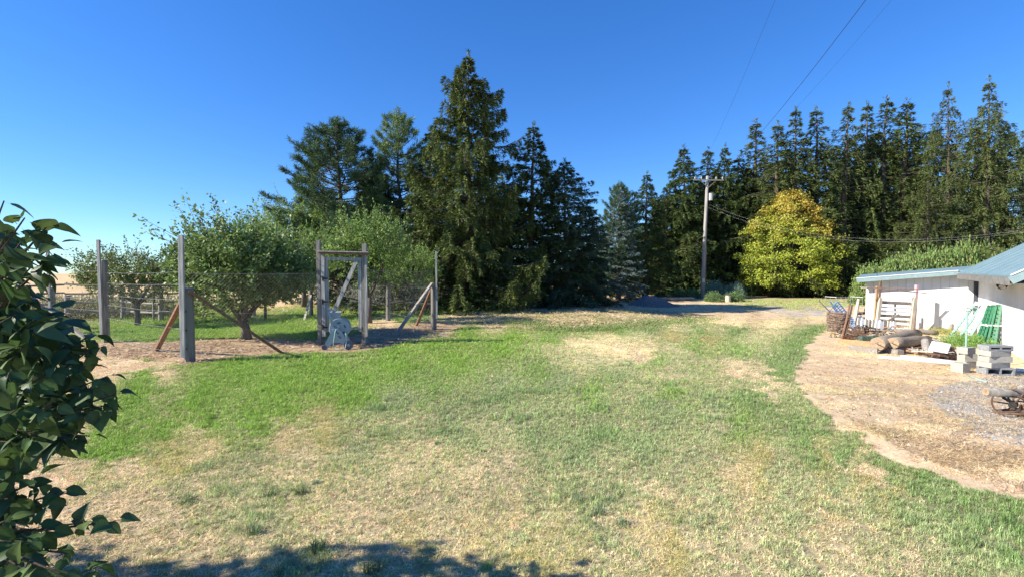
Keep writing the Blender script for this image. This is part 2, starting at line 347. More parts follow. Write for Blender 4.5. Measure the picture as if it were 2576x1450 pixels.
# ------------------------------------------------------------------ grass
def tuft(seed, n, spread=.45, lean=.7, wid=.062, flat=0.0):
    r = np.random.default_rng(seed); mb = MB()
    for i in range(n):
        a = r.uniform(0, 6.283); ln = r.uniform(.55, 1.15); rad = spread*math.sqrt(r.uniform()); pa = r.uniform(0, 6.283)
        p = np.array([math.cos(pa)*rad, math.sin(pa)*rad, -.03]); le = lean*r.uniform(.3, 1.3)+flat
        d = np.array([math.cos(a), math.sin(a), 0]); s = np.array([-math.sin(a+r.uniform(-.8, .8)), math.cos(a), 0])
        wd = wid*r.uniform(.6, 1.3); pts = []
        for k, q in enumerate((0, .5, 1)):
            c = p+d*ln*le*q**1.6+np.array([0, 0, ln*q*math.sqrt(max(.08, 1-min(le, .95)**2*q))]); pts.append(c)
        V = [pts[0]-s*wd/2, pts[0]+s*wd/2, pts[1]-s*wd*.45, pts[1]+s*wd*.45, pts[2]]
        g = r.uniform(.45, 1.35); col = np.array([g, g, g])
        if r.uniform() < .25: col = np.array([1.45, 1.2, 1.35])*g
        mb.add(V, [(0, 1, 3, 2), (2, 3, 4)], np.clip(col, 0, 3))
    me = mb.mesh('tuft', M['grass'], usecol=True); return bpy.data.objects.new('tuft', me)
def scatter(name, src, pts, scl, rot, col, label=None, cat=None, kind='stuff'):
    me = bpy.data.meshes.new(name); me.vertices.add(len(pts)); me.vertices.foreach_set('co', np.asarray(pts, np.float32).ravel())
    a = me.attributes.new('scl', 'FLOAT_VECTOR', 'POINT'); a.data.foreach_set('vector', np.asarray(scl, np.float32).ravel())
    a = me.attributes.new('rot', 'FLOAT_VECTOR', 'POINT'); a.data.foreach_set('vector', np.asarray(rot, np.float32).ravel())
    a = me.attributes.new('col', 'FLOAT_COLOR', 'POINT'); a.data.foreach_set('color', np.concatenate([col, np.ones((len(col), 1))], 1).astype(np.float32).ravel())
    o = ob(name, me, None, label, cat, None, kind)
    g = bpy.data.node_groups.new('scatter', 'GeometryNodeTree')
    g.interface.new_socket('Geometry', in_out='INPUT', socket_type='NodeSocketGeometry'); g.interface.new_socket('Geometry', in_out='OUTPUT', socket_type='NodeSocketGeometry')
    gi = g.nodes.new('NodeGroupInput'); go = g.nodes.new('NodeGroupOutput'); ip = g.nodes.new('GeometryNodeInstanceOnPoints')
    oi = g.nodes.new('GeometryNodeObjectInfo'); oi.inputs[0].default_value = src; oi.inputs['As Instance'].default_value = True
    ns = g.nodes.new('GeometryNodeInputNamedAttribute'); ns.data_type = 'FLOAT_VECTOR'; ns.inputs[0].default_value = 'scl'
    nr = g.nodes.new('GeometryNodeInputNamedAttribute'); nr.data_type = 'FLOAT_VECTOR'; nr.inputs[0].default_value = 'rot'
    er = g.nodes.new('FunctionNodeEulerToRotation')
    L = g.links.new; L(gi.outputs[0], ip.inputs['Points']); L(oi.outputs['Geometry'], ip.inputs['Instance']); L(ns.outputs[0], ip.inputs['Scale'])
    L(nr.outputs[0], er.inputs[0]); L(er.outputs[0], ip.inputs['Rotation']); L(ip.outputs[0], go.inputs[0])
    md = o.modifiers.new('scatter', 'NODES'); md.node_group = g; return o
BANDS = [(1.9, 5, 1900, .046), (5, 9, 800, .056), (9, 16, 260, .078), (16, 32, 66, .12)]
X = []; Y = []; SZ = []
for y0, y1, den, sz in BANDS:
    wd = y1*1.12*2+2; n = int(wd*(y1-y0)*den); x = rng.uniform(-wd/2, wd/2, n); y = rng.uniform(y0, y1, n)
    k = np.abs(x) < y*1.12+1; X.append(x[k]); Y.append(y[k]); SZ.append(np.full(k.sum(), sz))
X = np.concatenate(X); Y = np.concatenate(Y); SZ = np.concatenate(SZ)
wz = zones(X, Y); cov = wz@COVER
clump = fbm(X, Y, 3.2, 61, 3)
keep = rng.uniform(size=len(X)) < cov*(.65+.8*sst(.3, .62, clump)+.5*wz[:, 0])
X, Y, SZ, wz = X[keep], Y[keep], SZ[keep], wz[keep]
pick = (wz.cumsum(1) > rng.uniform(size=(len(X), 1))*wz.sum(1, keepdims=True)).argmax(1)
Cc = BL[pick]*.6+(wz@BL)*.4; Cc *= (.72+.56*rng.uniform(size=(len(X), 1)))
Cc *= (.86+.28*fbm(X, Y, 1.7, 71, 3))[:, None]
hgt = np.array([1.0, .9, .7, .5, .6, .6, .5, .5, .9, 1.0])[pick]*(.7+.6*rng.uniform(size=len(X)))
cl2 = sst(.6, .78, fbm(X, Y, 2.2, 83, 2)); hgt *= .86; hgt *= 1+.7*cl2*(Y < 9); hgt *= 1+.7*(rng.uniform(size=len(X)) < .06)
Cc = Cc*(1-.22*cl2[:, None]*(pick != 0)[:, None]*np.array([1, .5, .9]))
Z = Hz(X, Y)
srcs = [tuft(100+i, 11) for i in range(3)]+[tuft(200+i, 11, .5, .9, .066, .35) for i in range(3)]
isdry = np.isin(pick, [2, 3, 4, 5, 8]); vi = rng.integers(0, 3, len(X))+np.where(isdry, 3, 0)
for i in range(6):
    q = vi == i; n = q.sum(); s = SZ[q]*hgt[q]
    scatter('lawn_grass', srcs[i], np.stack([X[q], Y[q], Z[q]], 1), np.stack([SZ[q]*.95, SZ[q]*.95, s], 1), np.stack([np.zeros(n), np.zeros(n), rng.uniform(0, 6.283, n)], 1), Cc[q],
            'short mown lawn grass, green to straw coloured, covering the yard', 'grass')
# straw and debris lying on the dirt
def litter(name, poly, n, length, cols, label, cat, seed=0, thick=.006):
    us = np.array(poly)[:, 0]; vs = np.array(poly)[:, 1]; mb = MB(); r = np.random.default_rng(seed)
    u = r.uniform(us.min(), us.max(), n*4); v = vs.max()-(vs.max()-vs.min())*r.uniform(size=n*4)**1.3; k = inpoly(u, v, poly)
    Pn = Pv(u[k][:n], v[k][:n]); cl = fbm(Pn[:, 0]*.6, Pn[:, 1]*1.2, 1.5, 31+seed); Pn = Pn[cl > .46+r.uniform(-.14, .08, len(cl))]; m = len(Pn)
    a = r.uniform(0, 6.283, m); L_ = length*r.uniform(.4, 1.3, m); D = np.stack([np.cos(a), np.sin(a), r.uniform(-.05, .3, m)], 1)
    Sd = np.stack([-np.sin(a), np.cos(a), np.zeros(m)], 1)*(thick*np.maximum(1, Pn[:, 1:2]/6))
    Pn[:, 2] += .015; V = np.stack([Pn, Pn+D*L_[:, None]*.5+Sd, Pn+D*L_[:, None], Pn+D*L_[:, None]*.5-Sd], 1).reshape(-1, 3)
    col = np.array(cols)[r.integers(0, len(cols), m)]*r.uniform(.7, 1.2, (m, 1))
    mb.add(V, np.arange(m*4).reshape(-1, 4), np.repeat(col, 4, 0)); mb.ob(name, M['weed'], usecol=True, label=label, cat=cat, kind='stuff')
litter('loose_straw', [(2060, 860), (2200, 840), (2420, 900), (2576, 940), (2576, 1230), (2300, 1150), (2060, 1010), (2000, 930)], 18000, .10, [(.72, .54, .28), (.58, .42, .24), (.76, .62, .38), (.3, .22, .14)], 'loose golden straw and dry stalks strewn over the dirt yard', 'straw', 1, .0028)
litter('mulch_chips', [(200, 870), (560, 845), (760, 852), (960, 822), (1130, 806), (1110, 832), (960, 875), (740, 884), (480, 915), (300, 900)], 5000, .09, [(.55, .40, .27), (.25, .16, .11), (.66, .54, .40), (.40, .27, .17)], 'brown mulch chips along the foot of the deer fence', 'mulch', 2, .012)
litter('dead_grass', [(0, 1060), (200, 1130), (430, 1200), (500, 1440), (0, 1449)], 5000, .07, [(.68, .56, .36), (.50, .39, .26), (.76, .65, .44)], 'flattened dead grass and debris on the bare soil by the lilac', 'dead grass', 3, .0025)
litter('plot_stalks', [(1110, 800), (1250, 782), (1500, 776), (1740, 785), (1790, 798), (1560, 828), (1400, 836), (1250, 822)], 5000, .3, [(.66, .55, .33), (.55, .42, .25), (.28, .3, .12), (.2, .27, .09)], 'dry stalks and weeds in the old garden plot beyond the lawn', 'weeds', 4, .009)

def stones(name, poly, n, s0, s1, cols, label, cat, seed):
    us = np.array(poly)[:, 0]; vs = np.array(poly)[:, 1]; r = np.random.default_rng(seed); u = r.uniform(us.min(), us.max(), n*4); v = r.uniform(vs.min(), vs.max(), n*4); k = inpoly(u, v, poly)
    Pn = Pv(u[k][:n], v[k][:n]); m = len(Pn); sz = r.uniform(s0, s1, (m, 1))*(1+.6*(r.uniform(size=(m, 1)) < .08)); Pn[:, 2:] += sz*.15
    base = np.array([(1, 0, 0), (0, 1, 0), (-1, 0, 0), (0, -1, 0), (0, 0, .8), (0, 0, -.6)]); V = Pn[:, None]+base[None]*sz[:, None]*r.uniform(.6, 1.3, (m, 6, 1)); a = r.uniform(0, 6.28, m)
    Fc = np.array([(0, 1, 4), (1, 2, 4), (2, 3, 4), (3, 0, 4), (1, 0, 5), (2, 1, 5), (3, 2, 5), (0, 3, 5)]); mb = MB(); col = np.array(cols)[r.integers(0, len(cols), m)]*r.uniform(.7, 1.2, (m, 1))
    mb.add(V.reshape(-1, 3), (Fc[None]+6*np.arange(m)[:, None, None]).reshape(-1, 3), np.repeat(col, 6, 0)); mb.ob(name, M['weed'], usecol=True, label=label, cat=cat, kind='stuff')
stones('loose_gravel', [(2330, 990), (2420, 960), (2500, 945), (2700, 950), (2700, 1130), (2600, 1130), (2480, 1100), (2400, 1060)], 5200, .006, .016, [(.34, .34, .35), (.45, .44, .43), (.2, .2, .21), (.5, .47, .42)], 'grey gravel scattered over the drive at the right edge', 'gravel', 91)
stones('dirt_clods', [(2060, 850), (2300, 900), (2576, 960), (2576, 1240), (2300, 1150), (2060, 1010), (2010, 930)], 2200, .006, .02, [(.55, .42, .29), (.42, .31, .2), (.62, .5, .36)], 'small clods and pebbles on the bare dirt yard', 'dirt clods', 93)
litter('dirt_weeds', [(2010, 940), (2300, 960), (2400, 1010), (2300, 1150), (2060, 1020)], 900, .05, [(.2, .3, .09), (.26, .34, .13), (.16, .22, .07)], 'sparse low green weeds creeping over the dirt by the lawn edge', 'weeds', 6, .005)
# ------------------------------------------------------------------ foliage builders
def unit(a): return a/np.maximum(np.linalg.norm(a, axis=-1, keepdims=True), 1e-9)
def kites(mb, Pp, D, L_, W, col, r, N=None):
    n = len(Pp); N = unit(r.normal(size=(n, 3))) if N is None else N
    Sd = unit(np.cross(D, N))*W[:, None]/2; E = D*L_[:, None]
    V = np.stack([Pp, Pp+E*.45+Sd, Pp+E, Pp+E*.45-Sd], 1).reshape(-1, 3)
    mb.add(V, np.arange(n*4).reshape(-1, 4), np.repeat(col, 4, 0))
def mixcol(r, n, cols, var=.35):
    c = np.array(cols); t = r.integers(0, len(c), n); return c[t]*(1-var/2+var*r.uniform(size=(n, 1)))
def spruce_mesh(name, H=12, Rr=2.4, nb=150, seed=1, base=.04, rise=.05, droop=.35, tip=.3, hang=.35, per=10, twn=7, el=.21, ew=.042, cols=((.06, .09, .025),), prof=.8, gap=.25, topbush=0, brk=.18, limb=.5, low=None):
    r = np.random.default_rng(seed); t = base+(1-base)*(np.arange(nb)+r.uniform(size=nb))/nb; t = t**.92; t = t*(1-.3)+.3*np.round(t*H*1.3+r.normal(0, .25, nb))/(H*1.3); t = np.clip(t, base, .985)
    az = np.arange(nb)*2.39996+r.uniform(-.5, .5, nb)
    L = Rr*((1-t)**prof)*r.uniform(1-gap*1.6, 1+gap*.6, nb)+.10
    if low: L = np.where(t < low, L*(.5+.5*t/low), L)
    L += topbush*np.exp(-((t-.9)/.09)**2)*r.uniform(.4, 1, nb)
    sec = 1+brk*np.sin(az*2+seed)+brk*np.sin(az*3+seed*2+t*6); L *= sec
    L = L*(.3+.7*np.minimum(1, (1-t)/.16)); L = np.maximum(L, .1); h = t*H
    rs = rise+.34*t**2+r.normal(0, .06, nb); dr = droop*(1.15-t)*r.uniform(.7, 1.3, nb); tp = tip*r.uniform(.6, 1.3, nb)*np.clip(1.15-t, .2, 1)
    d = np.stack([np.cos(az), np.sin(az), np.zeros(nb)], 1); sd_ = np.stack([-np.sin(az), np.cos(az), np.zeros(nb)], 1)
    def curve(i, s):
        z = h[i]+L[i]*(rs[i]*s-dr[i]*s**2*1.6+tp[i]*s**4)
        return np.stack([d[i, 0]*L[i]*s, d[i, 1]*L[i]*s, z], 1)
    nt_ = np.maximum(3, (L*twn*2).astype(int)); bi = np.repeat(np.arange(nb), nt_); n = len(bi)
    s = .12+.88*r.uniform(size=n)**.6; sg = r.choice([-1, 1], n); tl = (.10+.34*L[bi]*(1.05-s)*r.uniform(.5, 1.1, n)); hg = hang*r.uniform(.2, 1.2, n)*np.clip(L[bi]*.8, .2, 1.1)
    ti = np.repeat(np.arange(n), per); wv = r.uniform(size=len(ti)); b2 = bi[ti]
    base_ = curve(b2, s[ti]); fw = d[b2]; sdv = sd_[b2]*sg[ti][:, None]
    Pp = base_+(fw*.55+sdv*.8)*(tl[ti]*wv)[:, None]; Pp[:, 2] -= hg[ti]*wv**1.4
    D = fw*.6+sdv*.7; D[:, 2] -= (hg[ti]/(tl[ti]+.1))*.5*wv; D = unit(unit(D)+r.normal(0, .32, D.shape))
    Ls = el*r.uniform(.6, 1.2, len(ti)); W = ew*r.uniform(.6, 1.2, len(ti))
    tw = r.uniform(size=n); col = mixcol(r, len(ti), cols, .5)*(.7+.6*tw[ti])[:, None]
    mb = MB(); kites(mb, Pp, D, Ls, W, col, r)
    # leader
    m = 90; zz = H*(.88+.14*r.uniform(size=m)); Pq = np.stack([r.normal(0, .04, m), r.normal(0, .04, m), zz], 1); a = r.uniform(0, 6.28, m)
    kites(mb, Pq, unit(np.stack([np.cos(a)*.6, np.sin(a)*.6, np.ones(m)], 1)), np.full(m, el), np.full(m, ew), mixcol(r, m, cols), r)
    crown = mb.mesh('crown', M['conif'], usecol=True)
    tb = MB(); k = 9; tb.tube([(r.normal(0, .03) if 0 < i < k-1 else 0, 0, H*.99*i/(k-1)-.15) for i in range(k)], [max(.02, .021*H*(1-i/(k-1))) for i in range(k)], 8)
    lb = MB()
    for i in range(0, nb, 1 if limb > .6 else 2):
        q = curve(np.full(5, i), np.linspace(0, .92, 5)); lb.tube([tuple(a) for a in q], [.012+.012*L[i]*(1-j/4.5) for j in range(5)], 4, caps=False)
    return crown, tb.mesh('trunk', M['bark'], True), lb.mesh('limbs', M['greybark'])
def put_conifer(name, meshes, loc, label, group, sc=(1, 1, 1), rz=0, cat='tree'):
    t = thing(name, loc, label, cat, group, rz); t.scale = sc
    t.rotation_euler = (random.uniform(-.025, .025), random.uniform(-.025, .025), rz)
    ob('trunk', meshes[1], t); ob('limbs', meshes[2], t, kind='stuff'); ob('crown', meshes[0], t); return t
def pine_mesh(H, Rr, seed, cols, nb=95, base=.12, ndl=34, nl=.2, cl=None):
    r = np.random.default_rng(seed); mb = MB(); tb = MB(); lb = MB()
    k = 8; tb.tube([(r.normal(0, .05), r.normal(0, .05), H*.97*i/(k-1)-.1) for i in range(k)], [max(.03, .02*H*(1-i/(k-1))) for i in range(k)], 8)
    tips = []; axes = []
    for i in range(nb):
        t = base+(1-base)*(i+r.uniform())/nb; az = i*2.4+r.uniform(-.5, .5)
        prof = min(1, (1-t)*1.7)**.65*(.75+.25*min(1, t*3)); L = Rr*prof*r.uniform(.6, 1.1)+.25; d = np.array([math.cos(az), math.sin(az), 0])
        up = .25+.5*t; p = lambda s: d*L*s+np.array([0, 0, t*H*.95+L*(up*s**1.5-.12*s)])
        lb.tube([tuple(p(s)) for s in (0, .33, .66, 1)], [.035, .025, .018, .008], 4, caps=False)
        for j in range(max(4, int(L*8))):
            s = .3+.7*r.uniform()**.7; sg = r.choice([-1, 1]); sdv = np.array([-d[1], d[0], 0])*sg; ln = L*.35*(1.1-s)*r.uniform(.3, 1)+.1
            q = p(s)+(sdv*.8+d*.5)*ln+np.array([0, 0, ln*.45*r.uniform(.3, 1.3)]); tips.append(q); axes.append(unit(sdv*.5+d*.6+np.array([0, 0, .9])))
        tips.append(p(1)); axes.append(unit(d+np.array([0, 0, .9])))
    for i in range(14): tips.append(np.array([r.normal(0, .12), r.normal(0, .12), H*(.93+.07*i/14)])); axes.append(np.array([0, 0, 1.]))
    T = np.array(tips); A = np.array(axes); ti = np.repeat(np.arange(len(T)), ndl); n = len(ti); rad = unit(r.normal(size=(n, 3)))
    off = r.uniform(-.22, .08, n); Pp = T[ti]+A[ti]*off[:, None]; D = unit(A[ti]*.75+rad)
    col = mixcol(r, n, cols, .4)*(.72+.5*r.uniform(size=len(T)))[ti][:, None]
    kites(mb, Pp, D, nl*r.uniform(.7, 1.15, n), np.full(n, .024), col, r)
    return mb.mesh('crown', M['conif'], usecol=True), tb.mesh('trunk', M['bark'], True), lb.mesh('limbs', M['bark'])

DK = [(.065, .105, .032), (.085, .125, .034), (.10, .12, .038), (.05, .085, .028)]
OL = [(.105, .14, .04), (.085, .12, .036), (.135, .14, .045), (.065, .095, .032), (.095, .125, .038)]
BS = [(.16, .22, .20), (.12, .17, .16), (.20, .26, .23), (.09, .14, .12)]
GS = [(.06, .11, .035), (.075, .13, .04), (.05, .085, .03)]
v_full = spruce_mesh('a', 12, 2.6, 210, 3, cols=DK, hang=.4, per=12, twn=10, prof=.7)
v_sparse = spruce_mesh('b', 14, 1.75, 185, 5, prof=.8, gap=.4, hang=.7, droop=.3, tip=.15, per=11, cols=OL, topbush=0, brk=.3, limb=1)
v_sparse2 = spruce_mesh('c', 14, 1.6, 175, 8, prof=.7, gap=.45, hang=.75, droop=.3, tip=.1, per=11, cols=OL+DK, topbush=.1, brk=.3, limb=1)
v_sp3 = spruce_mesh('b3', 14, 1.95, 170, 45, prof=.9, gap=.5, hang=.9, droop=.35, tip=.1, per=12, cols=OL, brk=.4, limb=1)
v_sp4 = spruce_mesh('b4', 14, 1.85, 200, 47, prof=.7, gap=.3, hang=.6, droop=.3, tip=.3, per=11, cols=DK+OL, brk=.25, limb=1)
v_wide = spruce_mesh('d', 15, 3.3, 190, 9, prof=.7, gap=.42, hang=.85, droop=.22, tip=.25, per=11, cols=OL, brk=.3, limb=1)
v_blue = spruce_mesh('e', 9, 2.4, 190, 13, prof=.75, hang=.12, droop=.2, tip=.25, per=10, cols=BS, gap=.15, brk=.08, el=.18)
v_deep = spruce_mesh('f', 10, 2.9, 230, 17, prof=.5, hang=.25, droop=.35, tip=.3, per=11, twn=8, base=.01, cols=[(.065, .10, .05), (.08, .12, .06), (.07, .115, .075)], gap=.2, brk=.1)
v_young = spruce_mesh('g', 3, .95, 110, 19, prof=.9, hang=.1, droop=.25, tip=.35, per=12, twn=16, el=.10, ew=.035, cols=[(.09, .16, .035), (.11, .19, .04), (.07, .12, .03)], base=.01)
v_main = spruce_mesh('h', 12, 3.9, 240, 23, base=.02, rise=.16, droop=.42, tip=.62, hang=.5, per=20, twn=11, el=.20, ew=.034, cols=[(.115, .155, .042), (.09, .13, .036), (.17, .185, .05), (.06, .09, .03)], prof=.78, gap=.34, brk=.16, limb=1)  # needle colours made brighter and warmer to paint in sunlit boughs

def dep(v): return P(1288, v).y
def place(kind, mesh, mh, mr, u, vtop, vbase, wpx, label, group, name='spruce_tree', rz=None):
    b = P(u, vbase); H = zt(b.y, vtop)-b.z; wr = wpx/2*b.y/F
    return put_conifer(name, mesh, b, label, group, (wr/mr, wr/mr, H/mh), random.uniform(0, 6) if rz is None else rz)
g_mid = 'conifers in the clump behind the fruit trees'; g_row = 'spruces in the row along the right'
place('s', v_main, 12, 3.1, 1180, 148, 776, 355, 'tallest spruce in the middle of the yard, with drooping sunlit boughs', g_mid, rz=2.1)
place('s', v_full, 12, 2.5, 1335, 320, 770, 250, 'dark spruce with slim pointed top just right of the tallest spruce', g_mid)
place('s', v_deep, 10, 2.9, 1425, 408, 768, 260, 'bluish dark spruce right of the slim pointed one in the middle clump', g_mid)
place('s', v_deep, 10, 2.9, 1478, 520, 766, 190, 'lowest dark spruce closing the right end of the middle clump', g_mid)
place('s', v_deep, 10, 2.9, 1265, 470, 762, 320, 'shadowed spruce filling in behind the tallest spruce', g_mid)
place('s', v_full, 12, 2.5, 1085, 330, 764, 230, 'dark spruce hugging the left side of the tallest spruce', g_mid)
place('s', v_young, 3, .95, 1168, 628, 779, 100, 'small bright green young spruce at the foot of the tallest spruce', None, 'young_spruce')
place('s', v_young, 3, .95, 1110, 712, 777, 70, 'low light green spruce seedling left of the small bright young spruce', None, 'young_spruce')
pm1 = pine_mesh(10, 3.0, 31, [(.075, .13, .055), (.095, .155, .06), (.06, .10, .045)], nb=150, ndl=30, nl=.24)
pm2 = pine_mesh(10.5, 2.3, 33, [(.17, .25, .09), (.20, .28, .10), (.13, .19, .075)], nb=125, ndl=30, nl=.26)
b = P(862, 769); put_conifer('pine_tree', pm1, b, 'broad dark green pine with open layered clumps left of the spruces', None, (1.2*b.y/25.6,)*2+((zt(b.y, 297)-b.z)/10,), 1)
b = P(1008, 767); put_conifer('pine_tree', pm2, b, 'pale green feathery pine between the dark pine and the tallest spruce', None, (1.0,)*2+((zt(b.y, 272)-b.z)/10.5,), .4)
place('s', v_full, 12, 2.5, 935, 395, 764, 210, 'dark spruce filling the gap between the two pines', g_mid)
place('s', v_deep, 10, 2.9, 820, 480, 763, 190, 'low dark spruce under the left side of the broad dark pine', g_mid)
b = P(1552, 752); put_conifer('pine_tree', pm1, b, 'dark pine poking up behind the silvery blue spruce', None, (.62, .62, (zt(b.y, 458)-b.z)/10), 3)
place('s', v_blue, 9, 2.4, 1557, 480, 755, 150, 'silvery blue spruce behind the gravel heap', None, 'blue_spruce')
row = [(1622, 438, 750, 110, 'f', 'first olive spruce of the right row, next to the silvery blue one'),
 (1672, 470, 741, 110, 'f', 'short bushy spruce just left of the pointed one near the pole'),
 (1722, 372, 741, 125, 'a', 'pointed spruce standing left of the power pole'),
 (1776, 378, 741, 105, 'u', 'slim spruce straight behind the power pole crossarm'),
 (1820, 372, 741, 110, 'f', 'spruce just right of the power pole'),
 (1856, 396, 741, 100, 'v', 'shorter spruce between the pole and the tall row'),
 (1895, 308, 741, 112, 's', 'first tall spruce above the left edge of the maple'),
 (1946, 314, 745, 100, 'u', 'slender tall spruce above the maple left shoulder'),
 (1997, 280, 745, 108, 'v', 'tall spruce directly behind the orange top of the maple'),
 (2050, 276, 745, 100, 't', 'tall thin spruce above the maple right shoulder'),
 (2112, 270, 745, 112, 'u', 'grey trunked spruce right of the maple, with bare sides'),
 (2166, 262, 744, 100, 'v', 'narrow spruce left of the twin bushy tops'),
 (2216, 252, 745, 118, 't', 'left one of the two close spruces with bushy tops'),
 (2262, 262, 745, 118, 'v', 'right one of the two close spruces with bushy tops'),
 (2302, 330, 744, 90, 's', 'thin ragged spruce in the gap left of the big dark spruce')]
mm_ = {'f': (v_full, 12, 2.5), 'a': (v_full, 12, 2.4), 's': (v_sparse, 14, 1.7), 't': (v_sparse2, 14, 1.6), 'u': (v_sp3, 14, 1.7), 'v': (v_sp4, 14, 1.7), 'w': (v_wide, 15, 3.1)}
for u, vt, vb, wpx, k, lab in row: m = mm_[k]; place('s', m[0], m[1], m[2], u, vt, vb, wpx*random.uniform(1.35, 1.7), lab, g_row)
place('s', v_wide, 15, 3.1, 2385, 214, 750, 190, 'big dark spruce towering behind the shed roof tip', g_row)
place('s', v_wide, 15, 3.1, 2478, 206, 752, 240, 'big spruce with long outstretched top branches at the upper right', g_row, rz=1.2)
place('s', v_wide, 15, 3.1, 2592, 300, 756, 230, 'sunlit drooping spruce cut off by the right picture edge', g_row)
place('s', v_wide, 15, 3.1, 2330, 440, 752, 190, 'lower drooping spruce in front of the big dark one', g_row)
# trees closing the row behind
back = [(1640, 560), (1700, 480), (1752, 460), (1805, 440), (1880, 425), (1925, 400), (1975, 375), (2080, 365), (2140, 350), (2190, 335), (2240, 350), (2345, 330), (2430, 320), (2530, 330), (1580, 600), (1500, 620), (1400, 560), (1210, 450)]
BKL = ['right behind the silvery blue spruce', 'just left of the pointed spruce by the pole', 'between the pointed spruce and the pole', 'right behind the power pole', 'filling the gap right of the pole', 'behind the left edge of the maple', 'behind the middle of the maple', 'behind the right edge of the maple', 'behind the grey trunked spruce', 'behind the left one of the bushy topped pair', 'behind the right one of the bushy topped pair', 'behind the foot of the lower drooping spruce', 'between the two biggest spruces on the right', 'behind the spruce cut by the right edge', 'left of the silvery blue spruce', 'in the low gap right of the middle clump', 'behind the bluish spruce of the middle clump', 'behind the tallest spruce']
for i, (u, vt) in enumerate(back):
    place('s', v_deep if i % 2 else v_full, 10 if i % 2 else 12, 2.6, u, vt, 737, 210, 'dark spruce in the shaded second line, %s' % BKL[i], 'dark spruces in the second line')

# ------------------------------------------------------------------ broadleaved trees
def decid_mesh(seed, H, rx, zc, rz, trunkh, tr, nsh, shl, nl, leaf, cols, upr=.4, fork=5, inner=.55, lean=(0, 0), wht=None):
    r = np.random.default_rng(seed); mb = MB(); tb = MB(); lb = MB()
    f0 = np.array([lean[0], lean[1], trunkh]); tb.tube([(0, 0, -.1), (lean[0]*.3, lean[1]*.3, trunkh*.5), tuple(f0)], [tr*1.25, tr, tr*.9], 8, jit=.08)
    O = []; 
    for i in range(fork):
        a = i*6.283/fork+r.uniform(-.4, .4); e = np.array([math.cos(a)*rx*.6, math.sin(a)*rx*.6, zc+rz*r.uniform(-.1, .5)])
        mid = f0*.5+e*.5+np.array([math.cos(a)*.1, math.sin(a)*.1, -.05]); lb.tube([tuple(f0-np.array([0, 0, .05])), tuple(mid), tuple(e)], [tr*.6, tr*.38, tr*.15], 6)
        for j in range(5):
            a2 = a+r.uniform(-.7, .7); q = r.uniform(.3, .9); st = f0*(1-q)+e*q; en = st+np.array([math.cos(a2)*rx*.35, math.sin(a2)*rx*.35, r.uniform(.1, .6)*rz]); O.append(en)
            lb.tube([tuple(st), tuple(en)], [tr*.2, tr*.08], 4)
    n = nsh; dv = unit(r.normal(size=(n, 3))*np.array([1, 1, .8])+np.array([0, 0, .12])); rad = inner+(.88-inner)*r.uniform(size=n)**.6
    lump = .82+.36*(np.sin(dv[:, 0]*3+seed)*np.cos(dv[:, 1]*3.3+seed*2)*.5+.5)
    st = dv*np.array([rx, rx, rz])*(rad*lump)[:, None]+np.array([lean[0], lean[1], zc])
    st[:, 2] = np.maximum(st[:, 2], trunkh*.75)
    dd = unit(dv*np.array([1, 1, .6])+np.array([0, 0, upr])+r.normal(0, .35, (n, 3))); sl_ = shl*r.uniform(.4, 1.2, n)
    top = dv[:, 2] > .3; sl_ = np.where(top & (r.uniform(size=n) < .35), sl_*1.9, sl_)
    for i in range(0, n, 2): lb.tube([tuple(st[i]), tuple(st[i]+dd[i]*sl_[i]*.9)], [.008, .003], 3, caps=False)
    ti = np.repeat(np.arange(n), nl); q = r.uniform(size=len(ti)); Pp = st[ti]+dd[ti]*(sl_[ti]*q)[:, None]+r.normal(0, .035*shl+.02, (len(ti), 3))
    D = unit(dd[ti]*.5+unit(r.normal(size=(len(ti), 3)))-np.array([0, 0, .25]))
    col = mixcol(r, len(ti), cols, .45)*(.8+.4*r.uniform(size=n))[ti][:, None]
    N = unit(np.array([0, 0, 1.0])+r.normal(0, .7, (len(ti), 3)))
    kites(mb, Pp, D, leaf*r.uniform(.7, 1.2, len(ti)), leaf*.55*r.uniform(.8, 1.2, len(ti)), col, r, N)
    return mb.mesh('crown', M['leaf'], usecol=True), tb.mesh('trunk', M['greybark'], True), lb.mesh('limbs', M['greybark'])
APP = [(.13, .21, .055), (.17, .26, .065), (.10, .16, .05), (.21, .28, .11)]
BRT = [(.22, .34, .06), (.26, .38, .075), (.17, .27, .06)]
def put_decid(name, ms, loc, label, group=None, sc=(1, 1, 1), rz=0):
    t = thing(name, loc, label, 'tree', group, rz); t.scale = sc; ob('trunk', ms[1], t); ob('limbs', ms[2], t, kind='stuff'); ob('crown', ms[0], t); return t
b = P(622, 852)
put_decid('fruit_tree', decid_mesh(41, 4, 1.65, 1.72, 1.22, .5, .11, 1080, .6, 28, .1, APP, upr=.8, inner=.25, lean=(-.1, 0)), b, 'large apple tree with long upright shoots inside the deer fence, nearest the corner post', 'fruit trees inside the deer fence')
b = P(346, 818)
f2 = decid_mesh(43, 3, 1.6, 1.6, .7, .75, .08, 620, .4, 24, .085, [(.15, .22, .07), (.12, .18, .06), (.18, .23, .11), (.2, .2, .05)], upr=.35)
put_decid('fruit_tree', f2, b, 'low round fruit tree with sunlit leaves at the left, behind the second post', 'fruit trees inside the deer fence')
b = P(515, 800); f3 = decid_mesh(47, 3, 1.7, 2.05, 1.0, .9, .09, 560, .5, 24, .09, BRT+APP, upr=.5)
put_decid('fruit_tree', f3, b, 'brighter fruit tree half hidden behind the large apple tree on its left', 'fruit trees inside the deer fence', (.75, .75, .8))
b = P(668, 803); put_decid('fruit_tree', f3, b, 'light green fruit tree just right behind the large apple tree', 'fruit trees inside the deer fence', (.5, .5, 1.15), 2)
